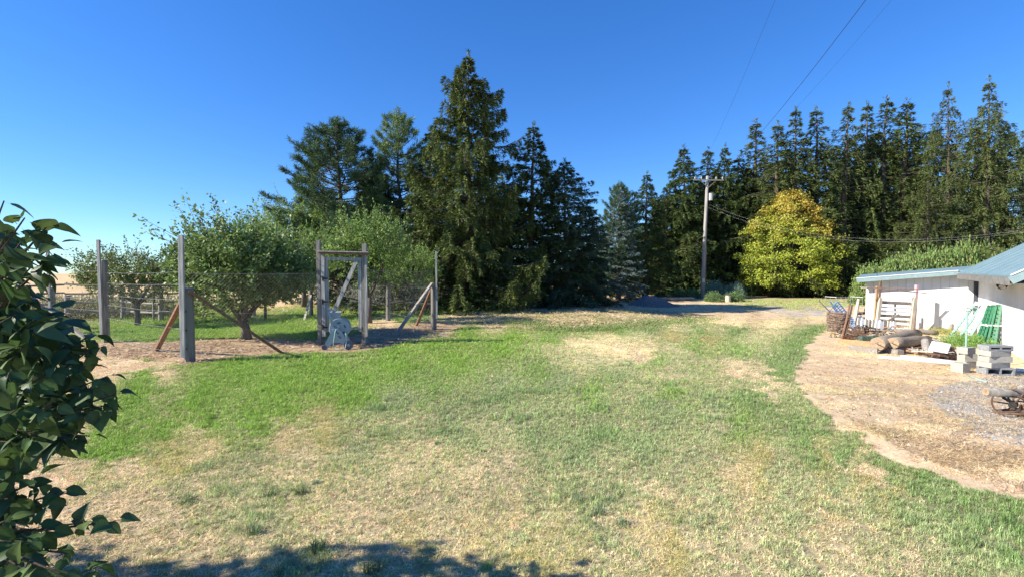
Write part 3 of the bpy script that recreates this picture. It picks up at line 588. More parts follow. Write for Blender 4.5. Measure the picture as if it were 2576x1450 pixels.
b = P(930, 812); f4 = decid_mesh(53, 4, 1.85, 2.75, 1.35, 1.0, .1, 640, .6, 26, .095, BRT+APP, upr=.45, inner=.4)
put_decid('fruit_tree', f4, b, 'bright apple tree seen through and above the wooden gate', 'fruit trees inside the deer fence', (.82, .82, .92))
b = P(785, 796); put_decid('fruit_tree', f3, b, 'slim young fruit tree with twin stems left of the gate', 'fruit trees inside the deer fence', (.5, .5, 1.1), 4)
b = P(1040, 790); put_decid('fruit_tree', f3, b, 'shaded fruit tree right of the gate near the end post', 'fruit trees inside the deer fence', (.65, .65, .9), 5)
b = P(765, 772); put_decid('leafy_tree', f4, b, 'yellow green leafy tree filling the gap below the dark pine', None, (1.2, 1.2, 1.28), 1)
# maple
def maple():
    r = np.random.default_rng(61); b = P(1985, 746); H = zt(b.y, 480)-b.z; Rm = 114*b.y/F; n = 620
    t = r.uniform(.06, 1, n)**.9; az = r.uniform(0, 6.283, n); prof = np.where(t < .35, .78+.22*t/.35, (np.maximum(0, 1-(t-.35)/.67))**.62)
    rad = Rm*prof*r.uniform(.6, 1.08, n)*(1+.16*np.sin(az*5+t*8))*(1+.1*np.sin(az*2+1)); cen = np.stack([np.cos(az)*rad, np.sin(az)*rad, H*(.03+.95*t)], 1)
    k = 80; ti = np.repeat(np.arange(n), k); m = len(ti); off = unit(r.normal(size=(m, 3)))*(r.uniform(size=(m, 1))**.45)*np.array([.5, .5, .32])
    Pp = cen[ti]+off; out = unit(off*2+cen[ti]*np.array([1, 1, 0])/Rm+np.array([0, 0, .5])); N = unit(out+r.normal(0, .9, (m, 3))); D = unit(np.cross(N, r.normal(size=(m, 3))))
    warm = np.clip((t-.55)/.45+r.normal(0, .25, n)+.25*np.sin(az+2), 0, .6)[ti][:, None]
    g = mixcol(r, m, [(.34, .40, .05), (.42, .43, .06), (.27, .34, .045)]); o = mixcol(r, m, [(.58, .38, .08), (.52, .42, .08), (.58, .30, .07)])
    mb = MB(); kites(mb, Pp, D, .13*r.uniform(.7, 1.2, m), .115*r.uniform(.7, 1.2, m), g*(1-warm)+o*warm, r, N)
    t_ = thing('maple_tree', b, 'round maple turning yellow and orange at its top, right of the power pole', 'tree')
    tb = MB(); tb.tube([(0, 0, -.1), (0, 0, .5), (0, 0, H*.85)], [.22, .18, .03], 8); tb.ob('trunk', M['greybark'], t_, True)
    lb = MB()
    for i in range(0, n, 6): lb.tube([(0, 0, max(.3, cen[i, 2]*.55)), tuple(cen[i])], [.05, .012], 4)
    for i in range(7): a = i*.9; lb.tube([(0, 0, .15), (math.cos(a)*.8, math.sin(a)*.8, 1.6)], [.08, .04], 5)
    lb.ob('limbs', M['greybark'], t_, kind='stuff'); mb.ob('crown', M['leaf'], t_, usecol=True)
maple()
# hedge behind the shed: row of tall shrubs
def shrub_mesh(seed, rx, rz, n, k, leaf, cols, up=.3, mat='leaf', wr=.5):
    r = np.random.default_rng(seed); c = unit(r.normal(size=(n, 3)))*r.uniform(.45, 1, (n, 1)); c[:, 2] = np.abs(c[:, 2]); c *= np.array([rx, rx, rz]); c[:, 2] += .03
    ti = np.repeat(np.arange(n), k); m = len(ti); Pp = c[ti]+r.normal(0, .09, (m, 3))*np.array([1, 1, 1+up]); Pp[:, 2] = np.maximum(Pp[:, 2], .01)
    D = unit(r.normal(size=(m, 3))+np.array([0, 0, up])+unit(c[ti])*.6); mb = MB(); kites(mb, Pp, D, leaf*r.uniform(.6, 1.2, m), leaf*wr*r.uniform(.7, 1.2, m), mixcol(r, m, cols), r)
    lb = MB()
    for i in range(0, n, 5): lb.tube([(0, 0, -.03), tuple(c[i])], [.012, .005], 3, caps=False)
    return mb.mesh('leaves', M[mat], usecol=True), lb.mesh('stems', M['twig'])
def put_shrub(name, ms, loc, label, group=None, sc=(1, 1, 1), cat='shrub', rz=0):
    t = thing(name, loc, label, cat, group, rz); t.scale = sc; ob('leaves', ms[0], t); ob('stems', ms[1], t, kind='stuff'); return t
hm = shrub_mesh(71, 1.3, 1, 420, 60, .095, [(.19, .30, .08), (.24, .34, .11), (.14, .23, .07), (.26, .27, .10)], .2, wr=.75)
hl = ['leafy shrub at the left end of the hedge, seen under the roof tip', 'second shrub of the hedge, just right of the roof tip', 'third shrub of the hedge behind the low roof', 'middle shrub of the hedge behind the shed', 'bright hedge shrub above the kink in the blue roof', 'taller hedge shrub right of the kink in the blue roof', 'last hedge shrub where the roof climbs to the right', 'hedge shrub almost hidden by the rising roof']
for i, (u, vt) in enumerate([(2195, 648), (2245, 632), (2290, 620), (2340, 614), (2385, 612), (2430, 600), (2475, 606), (2525, 618)]):
    q = at(u, 760, 29+.3*i); q.z = float(Hz(q.x, q.y)); put_shrub('hedge_shrub', hm, q, hl[i], 'hedge behind the shed', (.9, .9, zt(q.y, vt+30)-q.z), rz=i)
# sage-like shrubs round the pole
sg_ = shrub_mesh(73, 1.0, 1, 240, 34, .17, [(.22, .32, .22), (.17, .26, .17), (.27, .37, .28)], .8, wr=.16)
sg2 = shrub_mesh(75, 1.0, 1, 200, 30, .13, [(.17, .27, .09), (.13, .2, .07), (.22, .3, .14)], .8, wr=.4)
for i, (u, v, vt, wx, mm, lab) in enumerate([(1795, 747, 714, 70, sg_, 'feathery grey green shrub right beside the power pole'), (1850, 750, 716, 62, sg_, 'feathery grey green shrub nearest the maple'), (1742, 749, 728, 50, sg2, 'low leafy shrub left of the power pole'), (1795, 758, 735, 44, sg2, 'small flowering bush in front of the feathery shrubs'), (1845, 757, 735, 60, sg2, 'low leafy bush beside the wooden stub near the pole'), (1700, 746, 726, 60, sg2, 'dark low bush in shade behind the gravel heap'), (1660, 748, 737, 30, sg2, 'small shaded bush beside the stacked timbers')]):
    q = P(u, v); put_shrub('garden_shrub', mm, q, lab, 'shrubs around the power pole', (wx/2*q.y/F, wx/2*q.y/F*.8, zt(q.y, vt)-q.z), rz=i)

# ------------------------------------------------------------------ weeds in the background (uncountable)
def weedband(name, label, pts, n, h0, h1, cols, seed, width=1.0, ww=.03):
    r = np.random.default_rng(seed); mb = MB(); Pp = []
    for i in range(n):
        k = r.integers(0, len(pts)-1); t = r.uniform(); a, b_ = pts[k], pts[k+1]; q = a.lerp(b_, t); x = q.x+r.normal(0, width); y = q.y+r.normal(0, width); Pp.append((x, y, float(Hz(x, y))))
    Pp = np.array(Pp); ti = np.repeat(np.arange(n), 9); m = len(ti); q = Pp[ti].copy(); hh = r.uniform(h0, h1, n)[ti]; f = r.uniform(size=m); q[:, 2] += hh*f*.85; q[:, :2] += r.normal(0, .06, (m, 2))
    D = unit(r.normal(size=(m, 3))*.6+np.array([0, 0, .8])); kites(mb, q, D, hh*.3*r.uniform(.5, 1.2, m), np.full(m, ww), mixcol(r, m, cols), r)
    mb.ob(name, M['weed'], usecol=True, label=label, cat='weeds', kind='stuff')
weedband('tall_weeds', 'tall greyish dry weeds along the rail fence behind the left fruit tree', [P(60, 800), P(250, 797), P(460, 792)], 1500, .35, 1.0, [(.28, .26, .17), (.2, .2, .12), (.24, .28, .1), (.36, .33, .22)], 81, .5)
weedband('weed_bank', 'grey dusty weed bank behind the gate and below the trees', [P(905, 779), P(1010, 777), P(1110, 775)], 1900, .5, 1.5, [(.24, .23, .2), (.17, .17, .15), (.3, .29, .26), (.2, .22, .13)], 83, .5)
weedband('plot_weeds', 'green leafy weeds edging the old garden plot', [P(1290, 808), P(1400, 832), P(1560, 828), P(1700, 812), P(1775, 800)], 1100, .05, .16, [(.13, .24, .05), (.17, .28, .07), (.22, .26, .1)], 85, .4, .03)
weedband('yard_weeds', 'green weeds growing between the green racks and the wheeled cart', [P(2400, 872), P(2440, 868), P(2475, 862)], 500, .08, .35, [(.15, .3, .06), (.2, .33, .09)], 87, .25, .02)
weedband('wall_weeds', 'dry yellow weeds along the foot of the shed wall', [P(2330, 836), P(2390, 838), P(2440, 848)], 400, .06, .25, [(.4, .36, .12), (.25, .3, .1)], 88, .3, .015)

# ------------------------------------------------------------------ deer fence
fence = thing('deer_fence', P(475, 905), 'tall grey wooden deer fence with wire mesh round the fruit trees', 'fence')
fo = Vector(fence.location)
def loc(p): return Vector(p)-fo
def post(u, v, vtop, wpx, vplank=None, up=None, wpl=None, vpb=None, mat='post', lean=0, side=0, rnd=True, bolts=0):
    b = P(u, v); Y = b.y; wm = wpx*Y/F; z1 = zt(Y, vtop); mb = MB(); c = loc(b)
    if rnd: mb.tube([c+Vector((0, 0, -.1)), c+Vector((lean*.5, 0, (z1-b.z)*.5)), c+Vector((lean, 0, z1-b.z-.015)), c+Vector((lean, 0, z1-b.z))], [wm*.53, wm*.51, wm*.49, wm*.44], 10, jit=.05)
    else: mb.beam(c+Vector((0, 0, -.1)), c+Vector((lean, 0, z1-b.z)), wm, wm, (0, 1, 0))
    o = mb.ob('post', M[mat], fence, smooth=False)
    if vplank is not None:
        w2 = wpl*Y/F; x0 = at(up[0], v, Y-.5*wm-.03).x; x1 = at(up[1], vplank, Y-.5*wm-.03).x; yy = Y-(.5*wm+.03)*(0 if side else 1)
        zb = b.z-.05 if vpb is None else zt(yy, vpb); zt_ = zt(yy, vplank)
        m2 = MB(); m2.beam(loc((x0, yy, zb)), loc((x1, yy, zt_)), w2, .045, (0, 1, 0)); m2.ob('extension_plank', M['plank'], o)
    for i in range(bolts):
        m3 = MB(); p = c+Vector((wm*.1, -wm*.52, (z1-b.z)*(.18+.25*i))); m3.tube([p, p+Vector((0, -.012, 0))], [.014, .014], 8); m3.ob('bolt', M['dark'], o)
    return b, z1
p1, _ = post(477, 908, 722, 25, 591, (461, 455), 12, 898, bolts=3)
pA, _ = post(268, 860, 655, 14, 603, (257, 247), 7, 848)
pB, _ = post(133, 838, 722, 14, 630, (128, 120), 6, 810, mat='greywood')
pC, _ = post(46, 830, 700, 12, 600, (48, 46), 6, 800, mat='greywood')
pE, _ = post(1091, 828, 712, 14, 632, (1099, 1097), 4, 800)
pF, _ = post(977, 806, 712, 11)
pG, _ = post(919, 794, 720, 9)
pH, _ = post(782, 796, 730, 9)
pI, _ = post(388, 806, 655, 7)
pJ, _ = post(640, 792, 735, 7)
def brace(a, b_, w=.09, mat='redwood'):
    mb = MB(); mb.beam(loc(a), loc(b_), w, w*.6); mb.ob('brace', M[mat], fence)
brace(Vector((p1.x-.12, p1.y, zt(p1.y, 755))), P(392, 881)+Vector((0, 0, -.02)))
brace(Vector((p1.x+.08, p1.y-.1, zt(p1.y, 730))), P(712, 886)+Vector((0, 0, -.02)))
brace(Vector((pE.x-.02, pE.y-.09, zt(pE.y, 712))), P(996, 838)+Vector((0, 0, -.02)), .1, 'greywood')
brace(Vector((pE.x-.08, pE.y+.05, zt(pE.y, 728))), P(1047, 818)+Vector((0, 0, -.02)), .08, 'redwood')
brace(Vector((pB.x, pB.y-.1, zt(pB.y, 775))), P(215, 850), .09, 'greywood')
brace(Vector((pB.x-.1, pB.y, zt(pB.y, 790))), at(70, 735, pB.y), .09, 'greywood')
brace(Vector((pH.x+.02, pH.y, zt(pH.y, 740))), P(765, 805), .07, 'pale')
brace(at(812, 735, pG.y-1), P(838, 802), .07, 'pale')
gl = P(811, 866); gr_ = P(915, 862)
def wires(a, b_, zs, r=.003):
    for z in zs:
        mb = MB(); A = Vector((a.x, a.y, a.z+z)); B = Vector((b_.x, b_.y, b_.z+z)); m = (A+B)/2-Vector((0, 0, .03)); mb.tube([loc(A), loc(m), loc(B)], r, 3); mb.ob('wire', M['wire'], fence)
def netting(a, b_, z0, z1, pitch=.075, r=.0005, sag=0):
    a = Vector(a); b_ = Vector(b_); d = b_-a; L_ = Vector((d.x, d.y, 0)).length; d.normalize(); h = z1-z0; mb = MB(); n = int((L_+h)/pitch)
    for sgn in (1, -1):
        for i in range(n+1):
            s = i*pitch-h; p = max(s, 0); q = min(s+h, L_)
            if q-p < .02: continue
            za, zb = z0+(p-s), z0+(q-s)
            if sgn < 0: za, zb = z1-(p-s), z1-(q-s)
            A = a+d*p; B = a+d*q; A.z = a.z+(b_.z-a.z)*p/L_+za; B.z = a.z+(b_.z-a.z)*q/L_+zb
            mb.tube([loc(A), loc(B)], r, 3, caps=False)
    mb.ob('wire_netting', M['wire'], fence, kind='stuff')
wires(p1, gl, (.1, .9, 1.72)); netting(p1, gl, .08, 1.72)
wires(gr_, pE, (.1, .95, 1.8)); netting(gr_, pE, .08, 1.8)
wires(pA, p1, (.12, .62, .95, 1.2, 1.5, 1.75)); wires(pB, pA, (.12, .5, .8, 1.1, 1.45, 1.8)); wires(pC, pB, (.3, .8, 1.2, 1.6))
netting(pA, p1, .1, 1.5, .09, .0005); netting(pB, pA, .1, 1.4, .1, .0005)
wires(pE, pF, (.3, .8, 1.3)); netting(pF, pE, .08, 1.5, .1, .0005); wires(pF, pG, (.3, .9, 1.3)); wires(pH, pG, (.3, .8, 1.3))
# ------------------------------------------------------------------ gate
Yg = gl.y; gate = thing('garden_gate', (gl.x, Yg, gl.z), 'weathered grey wooden gate with tall posts and a diagonal board', 'gate')
def G(u, v, dy=0): p = at(u, v, Yg+dy); return p-Vector((gl.x, Yg, gl.z))
def gbeam(name, a, b_, w, t, mat='post', dy=0):
    mb = MB(); mb.beam(G(*a, dy), G(*b_, dy), w, t, (0, 1, 0)); return mb.ob(name, M[mat], gate)
px = Yg/F
gbeam('gate_post', (806, 868), (801, 604), 9*px, .1); gbeam('gate_post', (917, 866), (917, 613), 11*px, .1)
gbeam('post_board', (815, 845), (812, 640), 9*px, .035, 'plank', -.07); gbeam('post_board', (922, 845), (920, 640), 6*px, .035, 'plank', -.07)
gbeam('lintel', (803, 635.5), (926, 638.5), 6*px, .14, 'redwood', -.09); gbeam('lintel_cap', (801, 632), (928, 634.5), 2.2*px, .2, 'plank', -.09)
door = ob('gate_door', None, gate)
def dbeam(name, a, b_, w, t, mat='plank', dy=-.03):
    mb = MB(); mb.beam(G(*a, dy), G(*b_, dy), w, t, (0, 1, 0)); return mb.ob(name, M[mat], door)
dbeam('stile', (824, 832), (821, 646), 8*px, .045); dbeam('stile', (907, 832), (905, 648), 8*px, .045)
dbeam('rail', (819, 650), (910, 652), 8*px, .05, dy=-.035); dbeam('rail', (820, 831), (910, 822), 6*px, .05, dy=-.035)
dbeam('diagonal_board', (835, 795), (897, 655), 9*px, .04, dy=-.085)
for v in (700, 758, 822):
    mb = MB(); p = G(815, v, -.095); mb.box(p+Vector((.03, 0, 0)), (.11, .01, .035)); mb.tube([p+Vector((-.03, -.008, -.06)), p+Vector((-.03, -.008, .06))], .016, 6); mb.ob('hinge', M['dark'], gate)
mb = MB(); a = G(821, 646); n_ = G(907, 831); 
for sgn in (0, 1):
    W_, H_ = n_.x-a.x, a.z-n_.z
    for i in range(int((W_+H_)/.06)+1):
        s = i*.06-H_; p = max(s, 0); q = min(s+H_, W_)
        if q-p < .02: continue
        za, zb = p-s, q-s
        if sgn: za, zb = H_-za, H_-zb
        mb.tube([(a.x+p, .0, n_.z+za), (a.x+q, .0, n_.z+zb)], .0005, 3, caps=False)
mb.ob('door_netting', M['wire'], door, kind='stuff')
# ------------------------------------------------------------------ split rail fence behind
rf = thing('rail_fence', P(240, 800), 'low weathered rail fence running along the wheat field at the left', 'fence'); rfo = Vector(rf.location)
rp = [(10, 818, 745), (60, 812, 748), (170, 806, 742), (262, 803, 742), (310, 801, 742), (405, 806, 725), (470, 797, 742), (560, 792, 744)]
rpb = []
for u, v, vt in rp:
    b = P(u, v); rpb.append(b); mb = MB(); h = zt(b.y, vt)-b.z; mb.tube([b-rfo+Vector((0, 0, -.1)), b-rfo+Vector((.01, 0, h))], [.09, .075], 8, jit=.08); mb.ob('post', M['greywood'], rf)
for a, b_ in zip(rpb, rpb[1:]):
    for k, z in enumerate((.3, .65, 1.0, 1.3)):
        if (b_-a).length < .3: continue
        mb = MB(); j = random.uniform(-.05, .05); mb.tube([a-rfo+Vector((0, -.08, z+j)), (a+b_)/2-rfo+Vector((0, -.08, z+random.uniform(-.03, .03))), b_-rfo+Vector((0, -.08, z-j))], [.035, .042, .035], 6, jit=.1); mb.ob('rail', M['greywood'], rf)

# ------------------------------------------------------------------ hose reel cart
def hose_reel():
    b = P(850, 874); t = thing('hose_reel', b, 'grey blue plastic hose reel cart parked in front of the wooden gate', 'hose reel', rz=R(14))
    s = b.y/F
    # front side panel: trapezoid with arch cut out
    def panel(y):
        arch = [(-.13+.26*i/8, .20*math.sin(math.pi*i/8)**.6 if 0 < i < 8 else 0) for i in range(9)]
        poly = [(-.30, 0), (-.25, .11)]+[(-.10, .40), (-.05, .44), (.05, .44), (.10, .40)]+[(.25, .11), (.30, 0), (.24, 0)]+[(x*1.4, z+.0) for x, z in arch[::-1]]+[(-.24, 0)]
        poly = [(-.30, .0), (-.235, .16), (-.10, .42), (-.04, .46), (.04, .46), (.10, .42), (.235, .16), (.30, 0), (.20, 0), (.16, .09), (.08, .15), (-.08, .15), (-.16, .09), (-.20, 0)]
        mb = MB(); mb.prism(poly, y-.018, y+.018); o = mb.ob('side_panel', M['plastic'], t)
        for x, z in ((.07, .27), (.02, .37)):
            m = MB(); m.beam((x-.03, y, z+.035), (x+.03, y, z-.02), .03, .046, (0, 1, 0)); m.ob('panel_slot', M['plasticd'], o)
    panel(-.24); panel(.24)
    rl = ob('reel', None, t); rl.location = (.06, 0, .46)
    for y in (-.17, .17):
        m = MB(); m.tube([(0, y-.012, 0), (0, y-.006, 0), (0, y+.006, 0), (0, y+.012, 0)], [.215, .225, .225, .215], 28); o = m.ob('flange', M['plastic'], rl)
    for k in range(5):
        m = MB(); a = k*1.2566+.4; e_ = Vector((-math.sin(a), 0, math.cos(a)))*.036; c_ = Vector((math.cos(a)*.125, -.183, math.sin(a)*.125)); m.beam(c_-e_, c_+e_, .034, .008, (0, 1, 0)); m.ob('flange_opening', M['plasticd'], rl)
    m = MB(); pts = []
    for i in range(150): a = i*.3; pts.append((math.cos(a)*(.14+.012*math.sin(i*.9)), -.14+.28*(abs((i/25) % 2-1)), math.sin(a)*(.14+.012*math.sin(i*.9))))
    m.tube(pts, .012, 6); m.ob('wound_hose', M['hose'], rl, True)
    # handle
    for x in (-.14,):
        for yy in (-.2, .2): m = MB(); m.beam((-.05, yy, .38), (-.17, yy, .88), .05, .04, (0, 1, 0)); m.ob('handle_arm', M['plastic'], t)
    m = MB(); m.tube([(-.17, -.22, .88), (-.17, .22, .88)], .022, 8); m.ob('handle_grip', M['plastic'], t)
    m = MB(); m.prism([(-.13, .68), (.05, .68), (.08, .82), (-.16, .82)], -.17, .17); m.ob('tray', M['plastic'], t)
    for y in (-.28, .28):
        m = MB(); m.tube([(.26, y-.03, .1), (.26, y+.03, .1)], .1, 18); o = m.ob('wheel', M['plasticd'], t); m = MB(); m.tube([(.26, y-.035, .1), (.26, y+.035, .1)], .03, 10); m.ob('hub', M['plastic'], o)
    m = MB(); m.tube([(-.26, -.27, .06), (-.26, -.21, .06)], .055, 14); m.ob('foot', M['plasticd'], t)
    m = MB(); m.tube([(.0, -.27, .46), (-.02, -.3, .40), (-.05, -.31, .2), (-.07, -.3, .03), (.0, -.35, .02), (.12, -.36, .02), (.2, -.33, .05), (.22, -.3, .2), (.2, -.26, .36)], .011, 6); m.ob('loose_hose', M['hose'], t, True)
    m = MB(); m.tube([(.04, -.2, .5), (.04, -.3, .5)], .02, 8); m.ob('crank', M['plastic'], t)
    t.scale = (1.0, 1.0, 1.02)
hose_reel()

# ------------------------------------------------------------------ power pole and wires
def power():
    b = P(1766, 750); Y = b.y; H = zt(Y, 443)-b.z; t = thing('power_pole', b, 'tall wooden power pole with crossarm standing among shrubs', 'power pole')
    lx = 10*Y/F; m = MB(); m.tube([(0, 0, -.2), (lx*.5, 0, H*.5), (lx, 0, H)], [.14, .12, .095], 12); m.ob('pole', M['pole'], t, True)
    m = MB(); m.beam((lx-1.05, -.17, H*.965), (lx+1.1, -.17, H*.965-.02), .07, .08); ca = m.ob('crossarm', M['greywood'], t)
    for x in (-.95, -.5, .55, 1.0):
        m = MB(); p = (lx+x, -.17, H*.965+.05); m.tube([p, (p[0], p[1], p[2]+.06), (p[0], p[1], p[2]+.14), (p[0], p[1], p[2]+.17)], [.03, .05, .055, .02], 8); m.ob('insulator', M['porcelain'], ca)
    for sx in (-1, 1):
        m = MB(); m.beam((lx, -.15, H*.965-.55), (lx+sx*.55, -.17, H*.965-.05), .03, .03); m.ob('arm_brace', M['greywood'], t)
    m = MB(); m.tube([(lx+.22, -.1, H*.80), (lx+.22, -.1, H*.80+.5)], .14, 10); m.ob('transformer', M['porcelain'], t)
    m = MB(); m.box((.01, -.19, 1.3), (.16, .02, .28)); m.ob('meter_plate', M['porcelain'], t)
    m = MB(); m.tube([(.1, -.17, 0), (.1+lx*.4, -.14, H*.4)], .018, 6); m.ob('conduit', M['greywood'], t)
    def wire(name, pts, r, mat, label, grp):
        m = MB(); m.tube(pts, r, 4); m.ob(name, M[mat], label=label, cat='power line', group=grp)
    top = b+Vector((lx, -.17, H*.965+.15))
    for dx, (u, Yn), rr, lab in ((.55, (2290, 10.5), .009, 'thick dark power line crossing the upper right sky'), (-.95, (2010, 12), .0035, 'thin leftmost overhead line rising into the sky'), (1.0, (2370, 12), .0035, 'thin rightmost overhead line rising into the sky')):
        A = top+Vector((dx, 0, 0)); B = at(u, -150, Yn); pts = []
        for i in range(17): q = i/16; p = A.lerp(B, q); p.z -= .9*4*q*(1-q)*.5; pts.append(p)
        wire('power_line', pts, rr, 'cable', lab, 'overhead lines from the power pole')
    for k, (v0, v1, lab) in enumerate(((516, 583, 'upper pale service cable running from the pole over the maple'), (524, 588, 'lower pale service cable running from the pole over the maple'))):
        A = b+Vector((lx+.1, -.2, zt(Y, v0)-b.z)); B = at(2640, v1-14, 20); pts = []
        for i in range(17): q = i/16; p = A.lerp(B, q); p.z -= 4*q*(1-q)*1.35; pts.append(p)
        wire('service_cable', pts, .002, 'lightcable', lab, 'service cables from the power pole to the shed')
power()
# ------------------------------------------------------------------ gravel heap and timbers
def heap():
    b = P(1632, 768); r_ = 60*b.y/F; n = 46; mb = MB(); V = []; 
    for i in range(n):
        for j in range(60):
            q = i/(n-1); a = j/60*6.283; x = math.cos(a)*q*r_*(1+.35*(math.cos(a) > 0)*q); y = math.sin(a)*q*r_*.75
            z = .82*(max(0, 1-q))**1.15*(1-.35*math.exp(-((q-.0)/.12)**2))+.12*math.sin(a*3+1)*q*(1-q)*2+.09*(fbm(x+9, y+9, 3, 4)-.5)
            V.append((x, y, z-.03))
    Fc = [(i*60+j, (i+1)*60+j, (i+1)*60+(j+1) % 60, i*60+(j+1) % 60) for i in range(n-1) for j in range(60)]
    mb.add(V, Fc); o = mb.ob('gravel_heap', M['gravelpile'], smooth=True, label='dark grey heap of gravel in the shade before the trees', cat='gravel heap', kind='stuff'); o.location = b
heap()
q = P(1688, 754); t = thing('timber_stack', q, 'low stack of weathered boards lying behind the gravel heap', 'board stack')
for i in range(9):
    m = MB(); m.beam((-1.3+random.uniform(-.1, .1), -.5+.22*(i % 5), .08+.09*(i//5)), (1.4, -.45+.22*(i % 5), .08+.09*(i//5)), .18, .06); m.ob('board', M['greywood'], t)
q = P(1831, 759); m = MB(); m.tube([(0, 0, -.05), (0, 0, .3), (.01, 0, .42)], [.17, .16, .15], 10, jit=.06); o = m.ob('tree_stump', M['pale'], label='short pale wooden stub standing in front of the pole shrubs', cat='stump'); o.location = q

# ------------------------------------------------------------------ shed
GZ = -.35; shed = thing('shed', (16.4, 16.5, GZ), 'long white shed with pale blue metal roof at the right edge', 'shed'); so_ = Vector((16.4, 16.5, GZ))
va = Vector((.79, -.61, 0)).normalized(); vb = Vector((-.61, -.79, 0)).normalized()
Cn = Vector((16.4, 16.5, GZ)); na = Vector((-.61, -.79, 0)).normalized(); nb_ = Vector((-.79, .61, 0)).normalized()
J = Vector((15.68, 16.49, 0)); K = J+vb*7.98; T = Vector((13.4, 18.24, 0))
def roofAz(p): s = (Vector((p.x, p.y, 0))-T).dot(va); return 1.50+.10*s+.02*(Vector((p.x, p.y, 0))-T).dot(-vb)
sC = roofAz(Cn)
# wall A: boards from AL to C
LA = 3.0+.15; nbd = 13
for i in range(nbd):
    s0 = -LA+LA*i/nbd; s1 = -LA+LA*(i+1)/nbd-.007; a = Cn+va*s0; c = Cn+va*s1; za = roofAz(a)-.05-GZ; zc = roofAz(c)-.05-GZ
    mb = MB(); th = na*-.03-na*0; A0 = a-so_; C0 = c-so_
    V = [A0, C0, C0+Vector((0, 0, zc)), A0+Vector((0, 0, za))]; V2 = [p_+th for p_ in V]
    mb.add([tuple(p_) for p_ in V+V2], [(0, 1, 2, 3), (7, 6, 5, 4), (0, 4, 5, 1), (1, 5, 6, 2), (2, 6, 7, 3), (3, 7, 4, 0)]); mb.ob('siding_board', M['white'], shed)
m = MB(); a0 = Cn-va*LA-so_+na*-.05; a1 = Cn-so_+na*-.05; m.add([tuple(a0), tuple(a1), tuple(a1+Vector((0, 0, sC-.06-GZ))), tuple(a0+Vector((0, 0, roofAz(Cn-va*LA)-.06-GZ)))], [(0, 1, 2, 3)])
# side/back walls so the shed is solid
al = Cn-va*LA-so_; bk = al-vb*6; m.add([tuple(al), tuple(bk), tuple(bk+Vector((0, 0, 1.8))), tuple(al+Vector((0, 0, 1.78)))], [(0, 1, 2, 3)]); m.ob('wall', M['backing'], shed)
LB = 8.2; nbb = 34; EZ = 1.70
for i in range(nbb):
    s0 = LB*i/nbb+.0; s1 = LB*(i+1)/nbb-.006; a = Cn+vb*s0-so_; c = Cn+vb*s1-so_; h = EZ+.16-GZ; th = nb_*-.03
    V = [a, c, c+Vector((0, 0, h)), a+Vector((0, 0, h))]; V2 = [p_+th for p_ in V]; mb = MB()
    mb.add([tuple(p_) for p_ in V+V2], [(0, 1, 2, 3), (7, 6, 5, 4), (0, 4, 5, 1), (1, 5, 6, 2), (2, 6, 7, 3), (3, 7, 4, 0)]); mb.ob('siding_board', M['white'], shed)
m = MB(); a = Cn-so_+nb_*-.05; c = Cn+vb*LB-so_+nb_*-.05; m.add([tuple(a), tuple(c), tuple(c+Vector((0, 0, EZ+.1-GZ))), tuple(a+Vector((0, 0, EZ+.1-GZ)))], [(0, 1, 2, 3)])
e = c+va*5; m.add([tuple(c), tuple(e), tuple(e+Vector((0, 0, 4.6))), tuple(c+Vector((0, 0, EZ+.1-GZ)))], [(0, 1, 2, 3)]); m.ob('wall', M['backing'], shed)
m = MB(); m.box(Cn-so_+na*.03+nb_*.05+Vector((0, 0, (sC-GZ)/2-.02)), (.12, .12, sC-GZ-.06), Matrix((va, vb, Vector((0, 0, 1)))).transposed()); m.ob('corner_trim', M['darktrim'], shed)
def slab(name, pts, th, mat, par):
    mb = MB(); V = [tuple(p_-so_) for p_ in pts]; W_ = [tuple(p_-so_-Vector((0, 0, th))) for p_ in pts]; n = len(V)
    mb.add(V+W_, [tuple(range(n)), tuple(range(2*n-1, n-1, -1))]+[(i, i+n, (i+1) % n+n, (i+1) % n) for i in range(n)]); return mb.ob(name, M[mat], par)
def zA(p, d=0): return Vector((p.x, p.y, roofAz(p)+d))
TB = T-vb*7; JB = J-vb*7+va*1.2
rfA = slab('roof_low', [zA(T, .05), zA(J+va*1.0, .05), zA(JB, .05), zA(TB, .05)], .03, 'roof', shed)
mb = MB(); mb.beam(zA(T+vb*.02, -.03)-so_, zA(J+vb*.02, -.03)-so_, .035, .15); mb.ob('fascia', M['fascia'], shed)
mb = MB(); mb.beam(zA(T+vb*.03-va*.03, .055)-so_, zA(J+vb*.03, .055)-so_, .05, .02); mb.ob('roof_edge_trim', M['whitetrim'], shed)
def zB(p, d=0): s = (Vector((p.x, p.y, 0))-J).dot(va); return Vector((p.x, p.y, EZ+.07+.62*s-.012*(Vector((p.x, p.y, 0))-J).dot(vb)+d))
rfB = slab('roof_high', [zB(J, .0), zB(K, .0), zB(K+va*6, .0), zB(J+va*6, .0)], .04, 'roof', shed)
J2 = J+nb_*.0; mb = MB(); mb.beam(zB(J+nb_*.02, -.115)-so_, zB(K+nb_*.02, -.115)-so_, .035, .17); mb.ob('eave_fascia', M['oldfascia'], shed)
mb = MB(); mb.beam(zB(K+vb*.02, -.11)-so_, zB(K+va*3+vb*.02, -.11)-so_, .035, .17); mb.ob('fascia', M['fascia'], shed)
mb = MB(); mb.beam(zB(K+vb*.03, .01)-so_, zB(K+va*6+vb*.03, .01)-so_, .05, .025); mb.ob('roof_edge_trim', M['whitetrim'], shed)
mb = MB(); p0 = zB(J, -.17); p1_ = zB(K, -.17); mb.add([tuple(p0-so_), tuple(p1_-so_), tuple(p1_+va*.75-so_), tuple(p0+va*.75-so_)], [(0, 1, 2, 3)]); mb.ob('soffit', M['white'], shed)
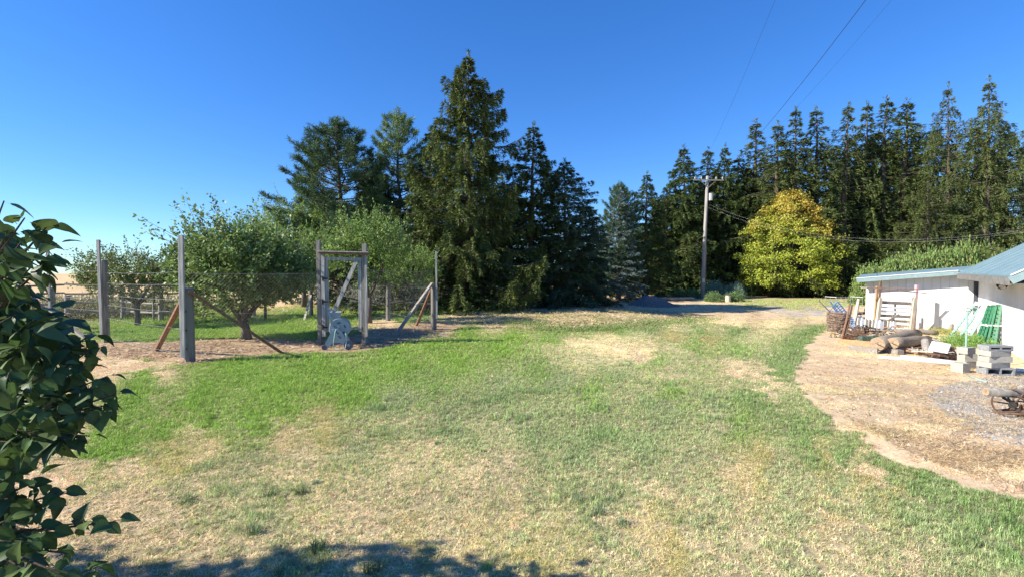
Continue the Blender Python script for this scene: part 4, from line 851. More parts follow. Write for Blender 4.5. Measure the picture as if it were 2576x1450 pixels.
for i in range(1, 9):   # standing seams
    mb = MB(); a = zB(J+vb*(8.2*i/9), .012); c = zB(J+vb*(8.2*i/9)+va*6, .012); mb.beam(a-so_, c-so_, .02, .012); mb.ob('roof_seam', M['roof'], shed)
for i in range(1, 5):
    mb = MB(); a = zA(T+va*(3.04*i/5), .062); mb.beam(a-so_, zA(T+va*(3.04*i/5)-vb*7, .062)-so_, .03, .03); mb.ob('roof_seam', M['roof'], shed)
# flood light on wall B
q = Cn+vb*5.2+nb_*.02; q.z = 1.48; fl = thing('flood_light', q, 'twin security flood light on the white wall under the eave', 'lamp')
m = MB(); m.tube([(0, 0, 0), tuple(nb_*.05)], .07, 10); m.ob('mount', M['whitetrim'], fl)
for s in (-1, 1):
    a = nb_*.06+vb*.06*s; c = nb_*.2+vb*.2*s-Vector((0, 0, .1)); m = MB(); m.tube([tuple(a), tuple(a.lerp(c, .4)), tuple(c)], [.03, .05, .085], 12); o = m.ob('lamp_head', M['dark'], fl); m = MB(); m.tube([tuple(c), tuple(c+(c-a)*.12)], [.08, .05], 12); m.ob('lamp_glass', M['glass'], o)

# ------------------------------------------------------------------ things beside the shed
def A3(u, v, Y): return at(u, v, Y)
def vine_coil():
    b = P(2104, 833); t = thing('vine_coil', b, 'waist high round coil of brown twisted vines beside the dirt', 'vine coil'); r = np.random.default_rng(3); s = b.y/F; rad = 21*s; hh = 48*s; mb = MB()
    for i in range(46):
        z = hh*(i % 23)/23+.02; ph = r.uniform(0, 6); rr = rad*r.uniform(.82, 1.03); pts = []
        for j in range(19): a = ph+j*.33*1.06; pts.append((math.cos(a)*rr*(1+r.normal(0, .03)), math.sin(a)*rr*(1+r.normal(0, .03)), z+r.normal(0, .014)))
        mb.tube(pts, .011, 4)
    for i in range(22): a = r.uniform(0, 6.28); mb.tube([(math.cos(a)*rad, math.sin(a)*rad, r.uniform(0, .2)), (math.cos(a+r.normal(0, .4))*rad, math.sin(a+.2)*rad, r.uniform(.3, hh))], .008, 4)
    mb.ob('coiled_vines', M['vine'], t)
vine_coil()
def bar(mb, a, b_, w, t=None, up=(0, 0, 1)): mb.beam(a, b_, w, t or w, up)
# hand truck with blue slatted bed
b = P(2118, 828); Y = b.y+.5; t = thing('hand_truck', (b.x, Y, b.z), 'hand truck with grey bent handle and blue wire bed leaning behind the vine coil', 'hand truck'); o_ = Vector(t.location)
m = MB()
for dy in (0, .3): m.tube([A3(2112, 815, Y+dy)-o_, A3(2090, 785, Y+dy)-o_, A3(2060, 756, Y+dy)-o_], .016, 6)
m.tube([A3(2060, 756, Y)-o_, A3(2063, 751, Y+.15)-o_, A3(2060, 756, Y+.3)-o_], .016, 6); m.tube([A3(2084, 783, Y)-o_, A3(2104, 765, Y)-o_], .014, 6); m.ob('handle', M['oldfascia'], t)
c0, c1, c2, c3 = A3(2094, 771, Y)-o_, A3(2108, 758, Y)-o_, A3(2136, 792, Y)-o_, A3(2124, 802, Y)-o_
for i in range(8):
    q = i/7; m = MB(); bar(m, c0.lerp(c3, q), c1.lerp(c2, q), .02, .02); m.ob('bed_slat', M['blue'], t)
for a, c in ((c0, c3), (c1, c2), (c0.lerp(c1, .5), c3.lerp(c2, .5))):
    m = MB(); bar(m, a, c, .025, .025); m.ob('bed_rail', M['blue'], t)
d = Vector((0, .45, -.02))
for a, c in ((c0+d, c3+d), (c1+d, c2+d)): m = MB(); bar(m, a, c, .025, .025); m.ob('bed_rail', M['blue'], t)
for q in (0, .33, .66, 1): m = MB(); bar(m, c3.lerp(c0, q), c3.lerp(c0, q)+d, .018); bar(m, c2.lerp(c1, q), c2.lerp(c1, q)+d, .018); m.ob('bed_crossbar', M['blue'], t)
m = MB(); m.tube([c3+Vector((0, -.04, -.1)), c3+Vector((0, .02, -.1))], .12, 16); m.ob('wheel', M['dark'], t)
# blue crate lower
b = P(2148, 838); Y = b.y+.3; q = A3(2150, 805, Y); t = thing('blue_crate', (q.x, q.y, b.z), 'small blue wire crate wedged between the leaning stakes and pale boards', 'crate')
for i in range(6):
    m = MB(); z = .15+.07*i; R_ = .17; pts = [(-R_, -R_, z), (R_, -R_, z+.05), (R_, R_, z+.05), (-R_, R_, z), (-R_, -R_, z)]; m.tube(pts, .009, 4); m.ob('crate_wire', M['blue'], t)
for x in (-.17, 0, .17): m = MB(); m.tube([(x, -.17, 0), (x, -.17, .55)], .01, 4); m.tube([(x, .17, 0), (x, .17, .55)], .01, 4); m.ob('crate_upright', M['blue'], t)
# white wire cage behind
b = P(2137, 820); Y = b.y+1.0; gz = float(Hz(b.x, Y)); x0 = A3(2104, 750, Y).x; x1 = A3(2170, 750, Y).x; z1 = zt(Y, 747); t = thing('wire_cage', (x0, Y, gz), 'white wire rack standing behind the blue hand truck', 'rack'); h = z1-gz
for yy in (0, .7):
    for x in np.linspace(0, x1-x0, 6): m = MB(); m.tube([(x, yy, 0), (x, yy, h)], .006, 4); m.ob('upright', M['wire'], t)
    for z in np.linspace(.25, 1, 5): m = MB(); m.tube([(0, yy, h*z), (x1-x0, yy, h*z-.03)], .006, 4); m.ob('crossbar', M['wire'], t)
for x in (0, x1-x0): m = MB(); m.tube([(x, 0, h), (x, .7, h)], .01, 4); m.ob('crossbar', M['whitetrim'], t)
# leaning stakes
for (ua, va_, ub, vb2, r0, mat, lab) in ((2118, 852, 2138, 762, .035, 'redwood', 'reddish brown stake leaning beside the vine coil'), (2124, 852, 2144, 766, .03, 'rust', 'rusty iron bar leaning next to the reddish stake'), (2142, 836, 2160, 752, .06, 'pale', 'pale bare log stake leaning above the blue crate')):
    a = P(ua, va_); c = A3(ub, vb2, a.y+.45); m = MB(); m.tube([a-a, (c-a)*.5+Vector((.015, 0, 0)), c-a], [r0, r0*1.05, r0*.75], 8, jit=.12); o = m.ob('wooden_stake' if mat != 'rust' else 'iron_bar', M[mat], label=lab, cat='stake' if mat != 'rust' else 'iron bar'); o.location = a
# pallet frame
b = P(2250, 834); Y = b.y; t = thing('slatted_frame', b, 'upright frame of pale posts and weathered slats standing before the shed wall', 'frame'); o_ = Vector(b)
def fb(name, a, c, w, th, mat, dy=0):
    m = MB(); m.beam(A3(*a, Y+dy)-o_, A3(*c, Y+dy)-o_, w, th, (0, 1, 0)); m.ob(name, M[mat], t)
s = Y/F
fb('post', (2199, 832), (2207, 719), 5*s, .06, 'clay', .12); fb('post', (2204, 832), (2215, 748), 7*s, .09, 'pale'); fb('post', (2212, 760), (2215, 708), 3*s, .05, 'redwood', .1)
fb('post', (2290, 838), (2302, 748), 8*s, .09, 'pale'); fb('post', (2297, 838), (2306, 716), 5.5*s, .09, 'pink', .09); 
for v, w_, mt in ((760, 8, 'greywood'), (772, 5, 'whitetrim'), (782, 6, 'whitetrim'), (793, 7, 'greywood'), (805, 6.5, 'pale'), (817, 6, 'pale'), (829, 7, 'pale')):
    fb('slat', (2212, v-1), (2292, v+3), w_*s, .025, mt, .02)
fb('slat', (2252, 762), (2252, 790), 4*s, .03, 'greywood', .05); fb('crossed_board', (2214, 817), (2262, 790), 5*s, .03, 'greywood', -.06); fb('crossed_board', (2246, 790), (2250, 812), 4*s, .03, 'greywood', -.04)
for (a, c, w_, mt, dy) in (((2164, 721), (2338, 738), 2.2, 'pale', -.08), ((2180, 723), (2310, 727), 2, 'clay', -.12), ((2205, 730), (2330, 736), 2.4, 'pink', -.05), ((2168, 724), (2240, 727), 3.4, 'pale', -.10)):
    m = MB(); p0 = A3(*a, Y+dy)-o_; p1_ = A3(*c, Y+dy)-o_; m.tube([p0, (p0+p1_)/2+Vector((0, 0, .02)), p1_], [w_*s*.5]*3, 6, jit=.15); m.ob('top_stick', M[mt], t)
# pale short boards in a row
b = P(2200, 842); Y = b.y; t = thing('board_row', b, 'row of short pale boards set side by side in front of the slatted frame', 'boards'); o_ = Vector(b)
u = 2155.0; i = 0; rr_ = random.Random(5)
while u < 2250:
    wpx = rr_.uniform(6, 11); v0 = 797+(u-2155)*.13; m = MB(); m.beam(A3(u+wpx/2, v0+22, Y+.05)-o_, A3(u+wpx/2+2, v0+rr_.uniform(0, 3), Y+.25)-o_, (wpx-1)*Y/F, .03, (0, 1, 0)); m.ob('board', M[rr_.choice(['pale', 'whitetrim', 'pale', 'greywood'])], t); u += wpx
m = MB(); m.beam(A3(2150, 818, Y+.02)-o_, A3(2252, 835, Y+.02)-o_, .05, .04); m.ob('support_rail', M['greywood'], t)
m = MB(); m.beam(A3(2160, 838, Y+.05)-o_, A3(2160, 820, Y+.05)-o_, .06, .06); m.beam(A3(2240, 848, Y+.05)-o_, A3(2240, 832, Y+.05)-o_, .06, .06); m.ob('support_leg', M['greywood'], t)
# dark old implements behind
b = P(2185, 812); Y = b.y; t = thing('rusty_plough', b, 'old dark plough part and beams lying behind the pale boards', 'farm tool'); o_ = Vector(b)
m = MB(); m.tube([A3(2153, 788, Y)-o_, A3(2178, 786, Y)-o_, A3(2190, 776, Y)-o_, A3(2200, 778, Y)-o_], [.05, .06, .07, .04], 8); m.ob('plough_beam', M['dark'], t)
m = MB(); m.prism([(-.16, -.08), (.1, -.1), (.16, .0), (0, .12), (-.12, .08)], -.03, .03, Matrix.Translation(A3(2184, 777, Y)-o_)); m.ob('plough_share', M['dark'], t)
m = MB(); m.beam(A3(2150, 795, Y)-o_, A3(2200, 803, Y)-o_, .08, .08); m.beam(A3(2160, 782, Y+.2)-o_, A3(2172, 812, Y)-o_, .05, .05); m.ob('timber_beam', M['greywood'], t)
b = P(2318, 826); Y = b.y; t = thing('old_axle', b, 'dark rusty axle and gearbox propped against the white wall', 'machine part'); o_ = Vector(b)
m = MB(); m.tube([A3(2296, 793, Y)-o_, A3(2345, 802, Y)-o_], [.07, .05], 10); m.ob('axle', M['dark'], t)
m = MB(); m.tube([A3(2322, 792, Y-.1)-o_, A3(2328, 792, Y+.3)-o_], [.15, .15], 14); m.ob('gearbox', M['rust'], t)
m = MB(); m.tube([A3(2335, 803, Y-.1)-o_, A3(2336, 803, Y+.1)-o_], [.12, .12], 14); m.ob('drum', M['dark'], t)
m = MB(); m.beam(A3(2300, 786, Y)-o_, A3(2320, 788, Y)-o_, .3, .12); m.ob('block', M['greywood'], t)
m = MB(); m.beam(A3(2304, 826, Y)-o_, A3(2304, 796, Y)-o_, .1, .1); m.beam(A3(2332, 828, Y)-o_, A3(2332, 806, Y)-o_, .1, .1); m.ob('prop', M['greywood'], t)
a = P(2292, 822); c = P(2392, 836); m = MB(); m.tube([Vector((0, 0, .22)), c-a+Vector((0, 0, .10))], .03, 8); o = m.ob('metal_pipe', M['oldfascia'], label='long grey pipe lying along the foot of the white wall', cat='pipe'); o.location = a
m = MB(); a = P(2388, 834); m.beam((0, 0, 0), A3(2394, 812, a.y)-a, .1, .03); o = m.ob('short_board', M['greywood'], label='short grey board standing against the wall left of the pale green rack', cat='board'); o.location = a
# rusty spiked wheels
def spike_wheel(u, v, rpx, tilt, lab, n=12):
    b = P(u, v+rpx*.7); Y = b.y; c = A3(u, v, Y); r_ = rpx*Y/F; t = thing('spiked_wheel', c, lab, 'iron wheel', 'rusty spiked wheels in the scrap pile'); t.rotation_euler = (tilt, 0, -.72+random.uniform(-.2, .2))
    m = MB(); m.tube([(0, -.04, 0), (0, .04, 0)], r_*.22, 12); m.ob('hub', M['rust'], t)
    for i in range(n):
        a = i*6.283/n; m = MB(); m.beam((math.cos(a)*r_*.2, 0, math.sin(a)*r_*.2), (math.cos(a)*r_, random.uniform(-.03, .03), math.sin(a)*r_), .05, .02, (0, 1, 0)); m.ob('spike', M['rust'], t)
spike_wheel(2153, 839, 20, .3, 'largest rusty spiked wheel, lying in front of the pale boards'); spike_wheel(2206, 836, 15, .5, 'rusty spiked wheel tilted under the right end of the pale boards', 10); spike_wheel(2180, 830, 15, -.2, 'rusty spiked wheel half hidden between the two others', 11); spike_wheel(2134, 848, 12, .8, 'smallest rusty spiked wheel at the foot of the leaning stakes', 10)
# scrap iron pieces
b = P(2175, 852); t = thing('scrap_iron_pile', b, 'tangled heap of small rusty iron pieces behind the orange plank', 'scrap pile')
rr_ = random.Random(9)
for i in range(46):
    p = Vector((rr_.uniform(-.75, .8), rr_.uniform(-.1, .6), rr_.uniform(.02, .35))); d = Vector((rr_.uniform(-1, 1), rr_.uniform(-1, 1), rr_.uniform(-.5, .5))).normalized()*rr_.uniform(.08, .26); m = MB()
    if i % 3 == 0: m.beam(p, p+d, .06, .015)
    elif i % 3 == 1: m.tube([p, p+d*.6+Vector((0, 0, .05)), p+d], [.015, .018, .012], 6)
    else: m.tube([p+Vector((math.cos(k*.9)*.09, math.sin(k*.9)*.06, math.sin(k*.9)*.09)) for k in range(8)], .012, 5)
    m.ob('scrap_piece', M[rr_.choice(['rust', 'rust', 'dark', 'greywood', 'clay'])], t)
m = MB(); b = P(2186, 859); m.box((0, 0, .09), (.55, .2, .16)); m.box((.1, -.08, .18), (.2, .16, .06)); o = m.ob('green_box', surf('dull_green', (.10, .16, .12), (.05, .07, .06), 14), label='dull green metal box between the rusty wheels and the logs', cat='box'); o.location = b
# planks on the ground
for (ua, va_, ub, vb2, w_, h_, mt, lab) in ((2108, 864, 2192, 872, .05, .16, 'clay', 'orange brown plank set on edge in front of the scrap iron'), (2137, 878, 2208, 889, .05, .14, 'greywood', 'grey plank on edge in front of the orange one')):
    a = P(ua, va_); c = P(ub, vb2); m = MB(); m.beam(Vector((0, 0, h_/2)), c-a+Vector((0, 0, h_/2)), w_, h_); o = m.ob('edging_plank', M[mt], label=lab, cat='plank'); o.location = a
# logs
def log(u0, v0, r0, u1, v1, r1, Y0, Y1, lab):
    a = A3(u0, v0, Y0); c = A3(u1, v1, Y1); ra = r0*Y0/F; rb = r1*Y1/F; d = (c-a); t = thing('log', a, lab, 'log', 'old cut logs by the shed'); k = 6
    m = MB(); m.tube([d*i/k+Vector((0, 0, .012*math.sin(i*2))) for i in range(k+1)], [ra+(rb-ra)*i/k for i in range(k+1)], 18, jit=.03); m.ob('bark', M['logside'], t, True)
    dn = d.normalized(); m = MB(); m.tube([-dn*.012, -dn*.002], [ra*.93, ra*.97], 18); o = m.ob('cut_face', M['logend'], t)
    x = dn.cross(Vector((0, 0, 1))).normalized(); m = MB()
    for an, ln_, wd_ in ((-.45, .9, .02), (2.9, .35, .008), (1.4, .3, .006)): y = Vector((0, 0, 1)); e = x*math.cos(an)+y*math.sin(an); m.beam(-dn*.016, -dn*.016+e*ra*ln_, wd_, .006, tuple(dn))
    m.ob('crack', M['dark'], t)
g0 = P(2208, 886).y
log(2208, 864, 17, 2305, 838, 12, g0-.1, g0+1.9, 'thick cut log with its end facing the lawn, left of the pair'); log(2246, 862, 14.5, 2334, 853, 11, g0-.15, g0+.85, 'slimmer cut log lying right beside the thick one')
log(2252, 832, 6, 2358, 836, 6, g0+2.4, g0+2.1, 'thin old log lying at the foot of the white wall')
for u, v in ((2250, 889), (2318, 880)):
    b = P(u, v); m = MB(); m.box((0, .25, .06), (.16, .9, .14)); o = m.ob('bearer_block', M['greywood'], label='dark wooden bearer under the logs near their %s' % ('cut ends' if u < 2300 else 'far ends'), cat='block'); o.location = b
# small cart with white slab
b = P(2378, 906); Y = b.y; t = thing('trolley', b, 'low rusty wheeled trolley carrying a white slab and sticks', 'trolley'); o_ = Vector(b)
m = MB(); m.beam(A3(2350, 890, Y)-o_, A3(2402, 894, Y)-o_, .3, .05); m.ob('frame', M['rust'], t)
for u, v, dy in ((2352, 899, -.1), (2398, 902, -.1), (2362, 893, .4), (2408, 896, .4)):
    c = A3(u, v, Y+dy)-o_; m = MB(); m.tube([c+Vector((0, -.02, 0)), c+Vector((0, .02, 0))], .085, 14); w_ = m.ob('wheel', M['rust'], t); m = MB(); m.tube([c+Vector((0, -.03, 0)), c+Vector((0, .03, 0))], .02, 8); m.ob('axle', M['dark'], w_)
m = MB(); m.beam(A3(2340, 868, Y+.15)-o_, A3(2388, 876, Y-.1)-o_, .42, .06, (0, -.5, 1)); m.ob('slab', M['whitetrim'], t)
for a, c, mt in (((2345, 850), (2420, 886), 'greywood'), ((2350, 856), (2412, 888), 'greywood'), ((2330, 882), (2368, 886), 'pale'), ((2356, 884), (2410, 880), 'clay'), ((2395, 872), (2424, 884), 'rust')):
    m = MB(); m.beam(A3(*a, Y+.3)-o_, A3(*c, Y-.05)-o_, .06, .035); m.ob('loose_board', M[mt], t)
b = P(2333, 896); c = A3(2328, 856, b.y+.35); m = MB(); m.tube([Vector((0, 0, .05)), c-b], [.09, .085], 12, jit=.05); o = m.ob('short_log', M['greywood'], label='short grey log propped between the cut logs and the trolley', cat='log'); o.location = b
# white pipes
for (ua, va_, ub, vb2, r_, lab) in ((2209, 900, 2330, 911, .035, 'thin white pipe, the left end of the white line on the dirt'), (2266, 905, 2405, 920, .065, 'thicker white pipe on the dirt reaching the single concrete block'), (2556, 934, 2640, 940, .04, 'white pipe end right of the block stack')):
    a = P(ua, va_)+Vector((0, 0, r_)); c = P(ub, vb2)+Vector((0, 0, r_)); m = MB(); m.tube([a-a, c-a], r_, 10); o = m.ob('white_pipe', M['whitetrim'], True and None, True, label=lab, cat='pipe'); o.location = a
# blocks
def block(u, v, wpx, hpx, rz, mat, lab, zoff=0, Yd=0, dpt=.2, holes=True, hz=None):
    b = P(u, v); s = b.y/F; w_ = wpx*s*.93; h = hpx*s; 
    if hz is not None: b = Vector(hz)
    t = thing('concrete_block', b+Vector((0, Yd, zoff)), lab, 'concrete block', 'concrete blocks stacked by the shed', rz); m = MB()
    if holes and w_ > .3:
        e = .035; d_ = dpt
        m.box((0, d_/2, e/2), (w_, d_, e)); m.box((0, d_/2, h-e/2), (w_, d_, e))
        for x in (-w_/2+e/2, 0, w_/2-e/2): m.box((x, d_/2, h/2), (e, d_, h-2*e))
        m.box((0, d_-.01, h/2), (w_-.002, .015, h-2*e-.002))
    else:
        m.box((0, dpt/2, h/2), (w_, dpt, h))
    m.ob('block_body', M[mat], t); return h
block(2431, 938, 27, 25, .25, 'concrete', 'single square concrete block holding the thin metal stake', holes=False, dpt=.22)
bb = P(2450, 936); z = 0
for i, (hh, rz, lab) in enumerate(((.19, .3, 'bottom block of the short stack behind the stake block'), (.19, -.15, 'middle block of the short stack behind the stake block'), (.16, .5, 'top block of the short stack, tilted, behind the stake block'))):
    block(2478, 934, 34, hh*.85*F/bb.y, rz*.6, 'concrete', lab, z, .3, .2, i == 2); z += hh*.85+.003
bs = P(2512, 944); z = 0
for i, (hh, wpx, rz, mt, ho, lab) in enumerate(((.2, 84, -.12, 'greyconcrete', True, 'dark hollow block at the bottom of the tall stack'), (.13, 78, .1, 'concrete', False, 'second slab from the bottom of the tall block stack'), (.15, 74, -.05, 'concrete', False, 'middle block of the tall stack with a shadow gap below'), (.13, 76, .05, 'concrete', False, 'second block from the top of the tall stack'), (.13, 78, -.04, 'greyconcrete', True, 'top block of the tall stack with two slots'))):
    h = block(2517, 944, wpx*.80, hh*.80*F/bs.y, rz*1.6, mt, lab, z, .0, .26, ho); z += hh*.80+.004
# metal stake
a = P(2428, 925); c = A3(2434, 780, a.y+.1); m = MB(); m.tube([Vector((0, 0, .2)), c-a], .018, 6); t = thing('metal_stake', a, 'thin pale metal stake with a loop on top rising from the single block', 'stake'); m.ob('rod', M['palegreen'], t)
m = MB(); m.tube([c-a+Vector((math.cos(k*.8)*.09, 0, .02+math.sin(k*.8)*.035)) for k in range(9)], .008, 5); m.ob('loop', M['dark'], t)
a = P(2433, 943); pts = [P(2433, 943), P(2447, 950), P(2462, 957), P(2482, 962)]; m = MB(); m.tube([p_-a+Vector((0, 0, .02)) for p_ in pts], .016, 8); o = m.ob('hose_piece', M['hose'], smooth=True, label='short piece of pale green hose on the dirt before the blocks', cat='hose'); o.location = a
b = P(2265, 850); t = thing('board_heap', b, 'untidy heap of old boards and sticks behind the cut logs', 'board heap'); rr_ = random.Random(17)
for i in range(26):
    p = Vector((rr_.uniform(-.9, .9), rr_.uniform(-.2, .9), .04+.018*i)); an = rr_.uniform(-.5, .5)+(1.4 if i % 5 == 0 else 0); L_ = rr_.uniform(.35, .95); d = Vector((math.cos(an)*L_, math.sin(an)*L_, rr_.uniform(-.06, .1))); p.z *= .55
    m = MB(); m.beam(p-d/2, p+d/2, rr_.uniform(.05, .14), .028); m.ob('board', M[rr_.choice(['greywood', 'greywood', 'pale', 'redwood', 'clay', 'plank'])], t)
b = P(2385, 900); t = thing('stick_heap', b, 'scattered sticks and rusty scraps around the wheeled trolley', 'stick heap')
for i in range(24):
    p = Vector((rr_.uniform(-.7, .6), rr_.uniform(-.1, .8), rr_.uniform(.02, .16))); an = rr_.uniform(-.9, .9); L_ = rr_.uniform(.2, .6); d = Vector((math.cos(an)*L_, math.sin(an)*L_, rr_.uniform(-.1, .1)))
    m = MB(); m.tube([p-d/2, p+Vector((0, 0, .01)), p+d/2], rr_.uniform(.01, .03), 6); m.ob('stick', M[rr_.choice(['greywood', 'vine', 'rust', 'pale', 'clay'])], t)
# racks leaning on the wall
def rack(bl, br, tr_, tl, mat, nrow, name, lab, par=None, wbar=.05, tape=False):
    t = thing(name, bl, lab, 'rack', 'racks leaning against the shed wall'); o_ = Vector(bl)
    for a, c in ((bl, tl), (br, tr_), (bl.lerp(br, .5), tl.lerp(tr_, .5))): m = MB(); m.beam(a-o_, c-o_, wbar, .03); m.ob('side_rail', M[mat], t)
    for i in range(nrow+1):
        q = i/nrow; m = MB(); m.beam(bl.lerp(tl, q)-o_, br.lerp(tr_, q)-o_, wbar*.8, .025); m.ob('rung', M[mat], t)
    if tape: m = MB(); m.beam(bl.lerp(tl, .52)-o_+Vector((0, -.02, 0)), br.lerp(tr_, .52)-o_+Vector((0, -.02, 0)), .12, .035, (0, 0, 1)); m.ob('white_tape', M['whitetrim'], t)
    return t
def wallpt(s, z, off=.05): p = Cn+vb*s+nb_*off; p.z = z; return p
def rk(u0, v0, u1, v1, ut0, vt0, ut1, vt1, dY):
    a = P(u0, v0); b_ = P(u1, v1); return a, b_, A3(ut1, vt1, b_.y+dY), A3(ut0, vt0, a.y+dY)
r1 = rk(2388, 848, 2432, 858, 2455, 762, 2489, 768, .35); rack(r1[0], r1[1], r1[2], r1[3], 'palegreen', 9, 'plant_rack', 'faded pale green lattice rack leaning furthest left', wbar=.075)
r1b = rk(2432, 856, 2441, 859, 2479, 765, 2490, 769, .3); m = MB(); m.beam(r1b[0]-r1b[0], r1b[3]-r1b[0], .16, .05); o = m.ob('leaning_board', M['pink'], label='long pinkish board leaning on the right side of the pale green rack', cat='board'); o.location = r1b[0]
for (q, lab) in (((2454, 866, 2470, 870, 2487, 768, 2501, 770), 'dark green rack leaning right of the pinkish board'), ((2468, 868, 2482, 871, 2497, 767, 2507, 768), 'dark green rack squeezed in the middle of the green ones'), ((2488, 870, 2502, 873, 2509, 766, 2519, 768), 'dark green rack standing furthest right against the wall')):
    r2 = rk(*q, .15); rack(r2[0], r2[1], r2[2], r2[3], 'green', 10, 'plant_rack', lab, wbar=.055, tape=True)
a = A3(2452, 760, r1[0].y+.2); m = MB()
nx = 14; V = []
for i in range(nx+1):
    for j in range(4): p_ = A3(2452+(2522-2452)*i/nx, 757+j*2.6+2*math.sin(i*.8), a.y-.12*j+i*-.05); V.append(tuple(p_-a+Vector((0, 0, .01*math.sin(i*2+j)))))
m.add(V, [(i*4+j, (i+1)*4+j, (i+1)*4+j+1, i*4+j+1) for i in range(nx) for j in range(3)]); m.add([(x, y, z-.015) for x, y, z in V], [(i*4+j, i*4+j+1, (i+1)*4+j+1, (i+1)*4+j) for i in range(nx) for j in range(3)]); o = m.ob('tarp_strip', M['whitetrim'], smooth=True, label='creased white cloth strip lying across the tops of the racks', cat='cloth'); o.location = a
# log bench with iron wheel
b = P(2545, 1043); Y = b.y; t = thing('iron_wheel_bench', b, 'log resting on old iron wheels at the right picture edge', 'bench'); o_ = Vector(b)
lg = MB(); c0 = A3(2480, 984, Y); c1 = A3(2640, 992, Y+.1); lg.tube([c0-o_, c1-o_], [.058, .064], 14, jit=.04); lg.ob('log_rail', M['post'], t, True)
m = MB(); m.tube([c0-o_-Vector((.008, 0, 0)), c0-o_], [.052, .056], 14); m.ob('cut_face', M['logend'], t)
def wheel(cen, r_, tilt, yaw, n=8, tr_=.02, name='wheel'):
    w_ = ob(name, None, t); w_.location = cen; w_.rotation_euler = (tilt, 0, yaw); m = MB(); m.tube([(math.cos(k*6.2832/28)*r_, 0, math.sin(k*6.2832/28)*r_) for k in range(29)], tr_, 6); m.ob('rim', M['rust'], w_)
    for i in range(n): a = i*6.283/n; m = MB(); m.tube([(0, 0, 0), (math.cos(a)*r_, 0, math.sin(a)*r_)], .011, 5); m.ob('spoke', M['rust'], w_)
    m = MB(); m.tube([(0, -.05, 0), (0, .05, 0)], .045, 12); m.ob('hub', M['dark'], w_)
wheel(A3(2549, 1016, Y)-o_, .21, .1, -.95, 6, .012); wheel(A3(2566, 1034, Y-.05)-o_, .30, 1.35, .3, 8, .014); wheel(A3(2600, 1012, Y+.05)-o_, .2, -.1, -.6, 6, .012)
for i in range(10):
    m = MB(); q_ = A3(2560+i*5, 1020+(i % 4)*5, Y-.03*i)-o_; m.tube([q_, q_+Vector((math.sin(i*2.1)*.16, math.cos(i*1.7)*.12, .07*math.sin(i)+.05))], .014, 5); m.ob('iron_link', M['rust'], t)
m = MB(); m.tube([A3(2520, 992, Y)-o_, A3(2526, 1000, Y)-o_, A3(2548, 1012, Y)-o_], .02, 6); m.ob('bracket', M['dark'], t)

# ------------------------------------------------------------------ lilac bush in the near left
def heart(seed, L=.085):
    r = random.Random(seed); V = []; col = []; rows = 9; bend = r.uniform(.2, .9); fold = r.uniform(.1, .4); tw = r.uniform(-.3, .3)
    for i in range(rows):
        q = i/(rows-1); w_ = (math.sin(math.pi*min(1, q*1.02+.0)**.62)**.75)*.42*L*(1.04-.25*q) if 0 < q < 1 else 0
        if q == 0: w_ = .14*L
        x = q*L; z = -bend*L*q*q*.8
        for k, s in enumerate((-1, -.5, 0, .5, 1)):
            V.append((x-(.10*L if (i == 0 and abs(s) == 1) else 0), s*w_, z+abs(s)*w_*fold+s*q*tw*.01+r.uniform(-.0008, .0008)))
            g = 1.25 if s == 0 else r.uniform(.85, 1.1); cc = LC[seed % 4]; col.append((cc[0]*g, cc[1]*g, cc[2]*g))
    Fc = [(i*5+j, i*5+j+1, (i+1)*5+j+1, (i+1)*5+j) for i in range(rows-1) for j in range(4)]
    mb = MB(); mb.add([(-.02, -.0012, .004), (-.02, .0012, .004), (0, .0012, 0), (0, -.0012, 0)], [(0, 1, 2, 3)], (.06, .07, .03)); mb.add(V, Fc, np.array(col)); return mb.mesh('leaf', M['lilac'], True, True)
LC = [(.05, .095, .035), (.065, .12, .035), (.045, .08, .035), (.085, .13, .04)]
leafs = [heart(i, random.uniform(.045, .078)) for i in range(8)]
bush = thing('lilac_bush', (-1.95, 1.45, 0), 'dark leafy lilac bush filling the near left edge of the picture', 'bush')
bo = Vector(bush.location)
tips = [(10, 505, 1.35, 0), (62, 548, 1.3, 5), (118, 570, 1.32, 6), (142, 612, 1.3, 6), (60, 600, 1.4, 6), (20, 580, 1.2, 6), (120, 655, 1.34, 6), (82, 668, 1.3, 6), (30, 650, 1.25, 6), (15, 700, 1.35, 5),
 (85, 745, 1.5, 3), (40, 790, 1.3, 6), (110, 820, 1.4, 6), (180, 860, 1.45, 6), (232, 838, 1.5, 5), (242, 868, 1.45, 6), (60, 870, 1.3, 7), (150, 910, 1.3, 7), (215, 920, 1.4, 7), (270, 945, 1.42, 6), (292, 990, 1.4, 6), (90, 950, 1.25, 7), (30, 930, 1.2, 7),
 (260, 1020, 1.38, 6), (210, 1030, 1.3, 7), (130, 1020, 1.25, 7), (40, 1030, 1.2, 7), (225, 1095, 1.35, 5), (165, 1105, 1.3, 6), (95, 1090, 1.25, 6), (30, 1110, 1.3, 7),
 (40, 1170, 1.35, 6), (90, 1200, 1.35, 6), (150, 1235, 1.4, 4), (30, 1250, 1.3, 7), (90, 1260, 1.35, 6), (290, 1310, 1.3, 3), (215, 1310, 1.32, 4), (120, 1330, 1.28, 7), (60, 1360, 1.2, 7), (170, 1390, 1.25, 7), (240, 1420, 1.28, 6), (60, 1430, 1.15, 7), (150, 1440, 1.1, 7), (10, 1310, 1.2, 6)]
br = random.Random(21); nleaf = 0; stems = MB()
hubs = [(-1.75, 1.5, .6), (-1.8, 1.45, .95), (-1.78, 1.5, 1.25), (-1.7, 1.4, 1.55)]
for h in range(4): p0 = (0, 0, -.05) if h == 0 else tuple(Vector(hubs[h-1])-bo); stems.tube([p0, tuple(Vector(hubs[h])-bo)], [.022-.003*h, .02-.003*h], 7)
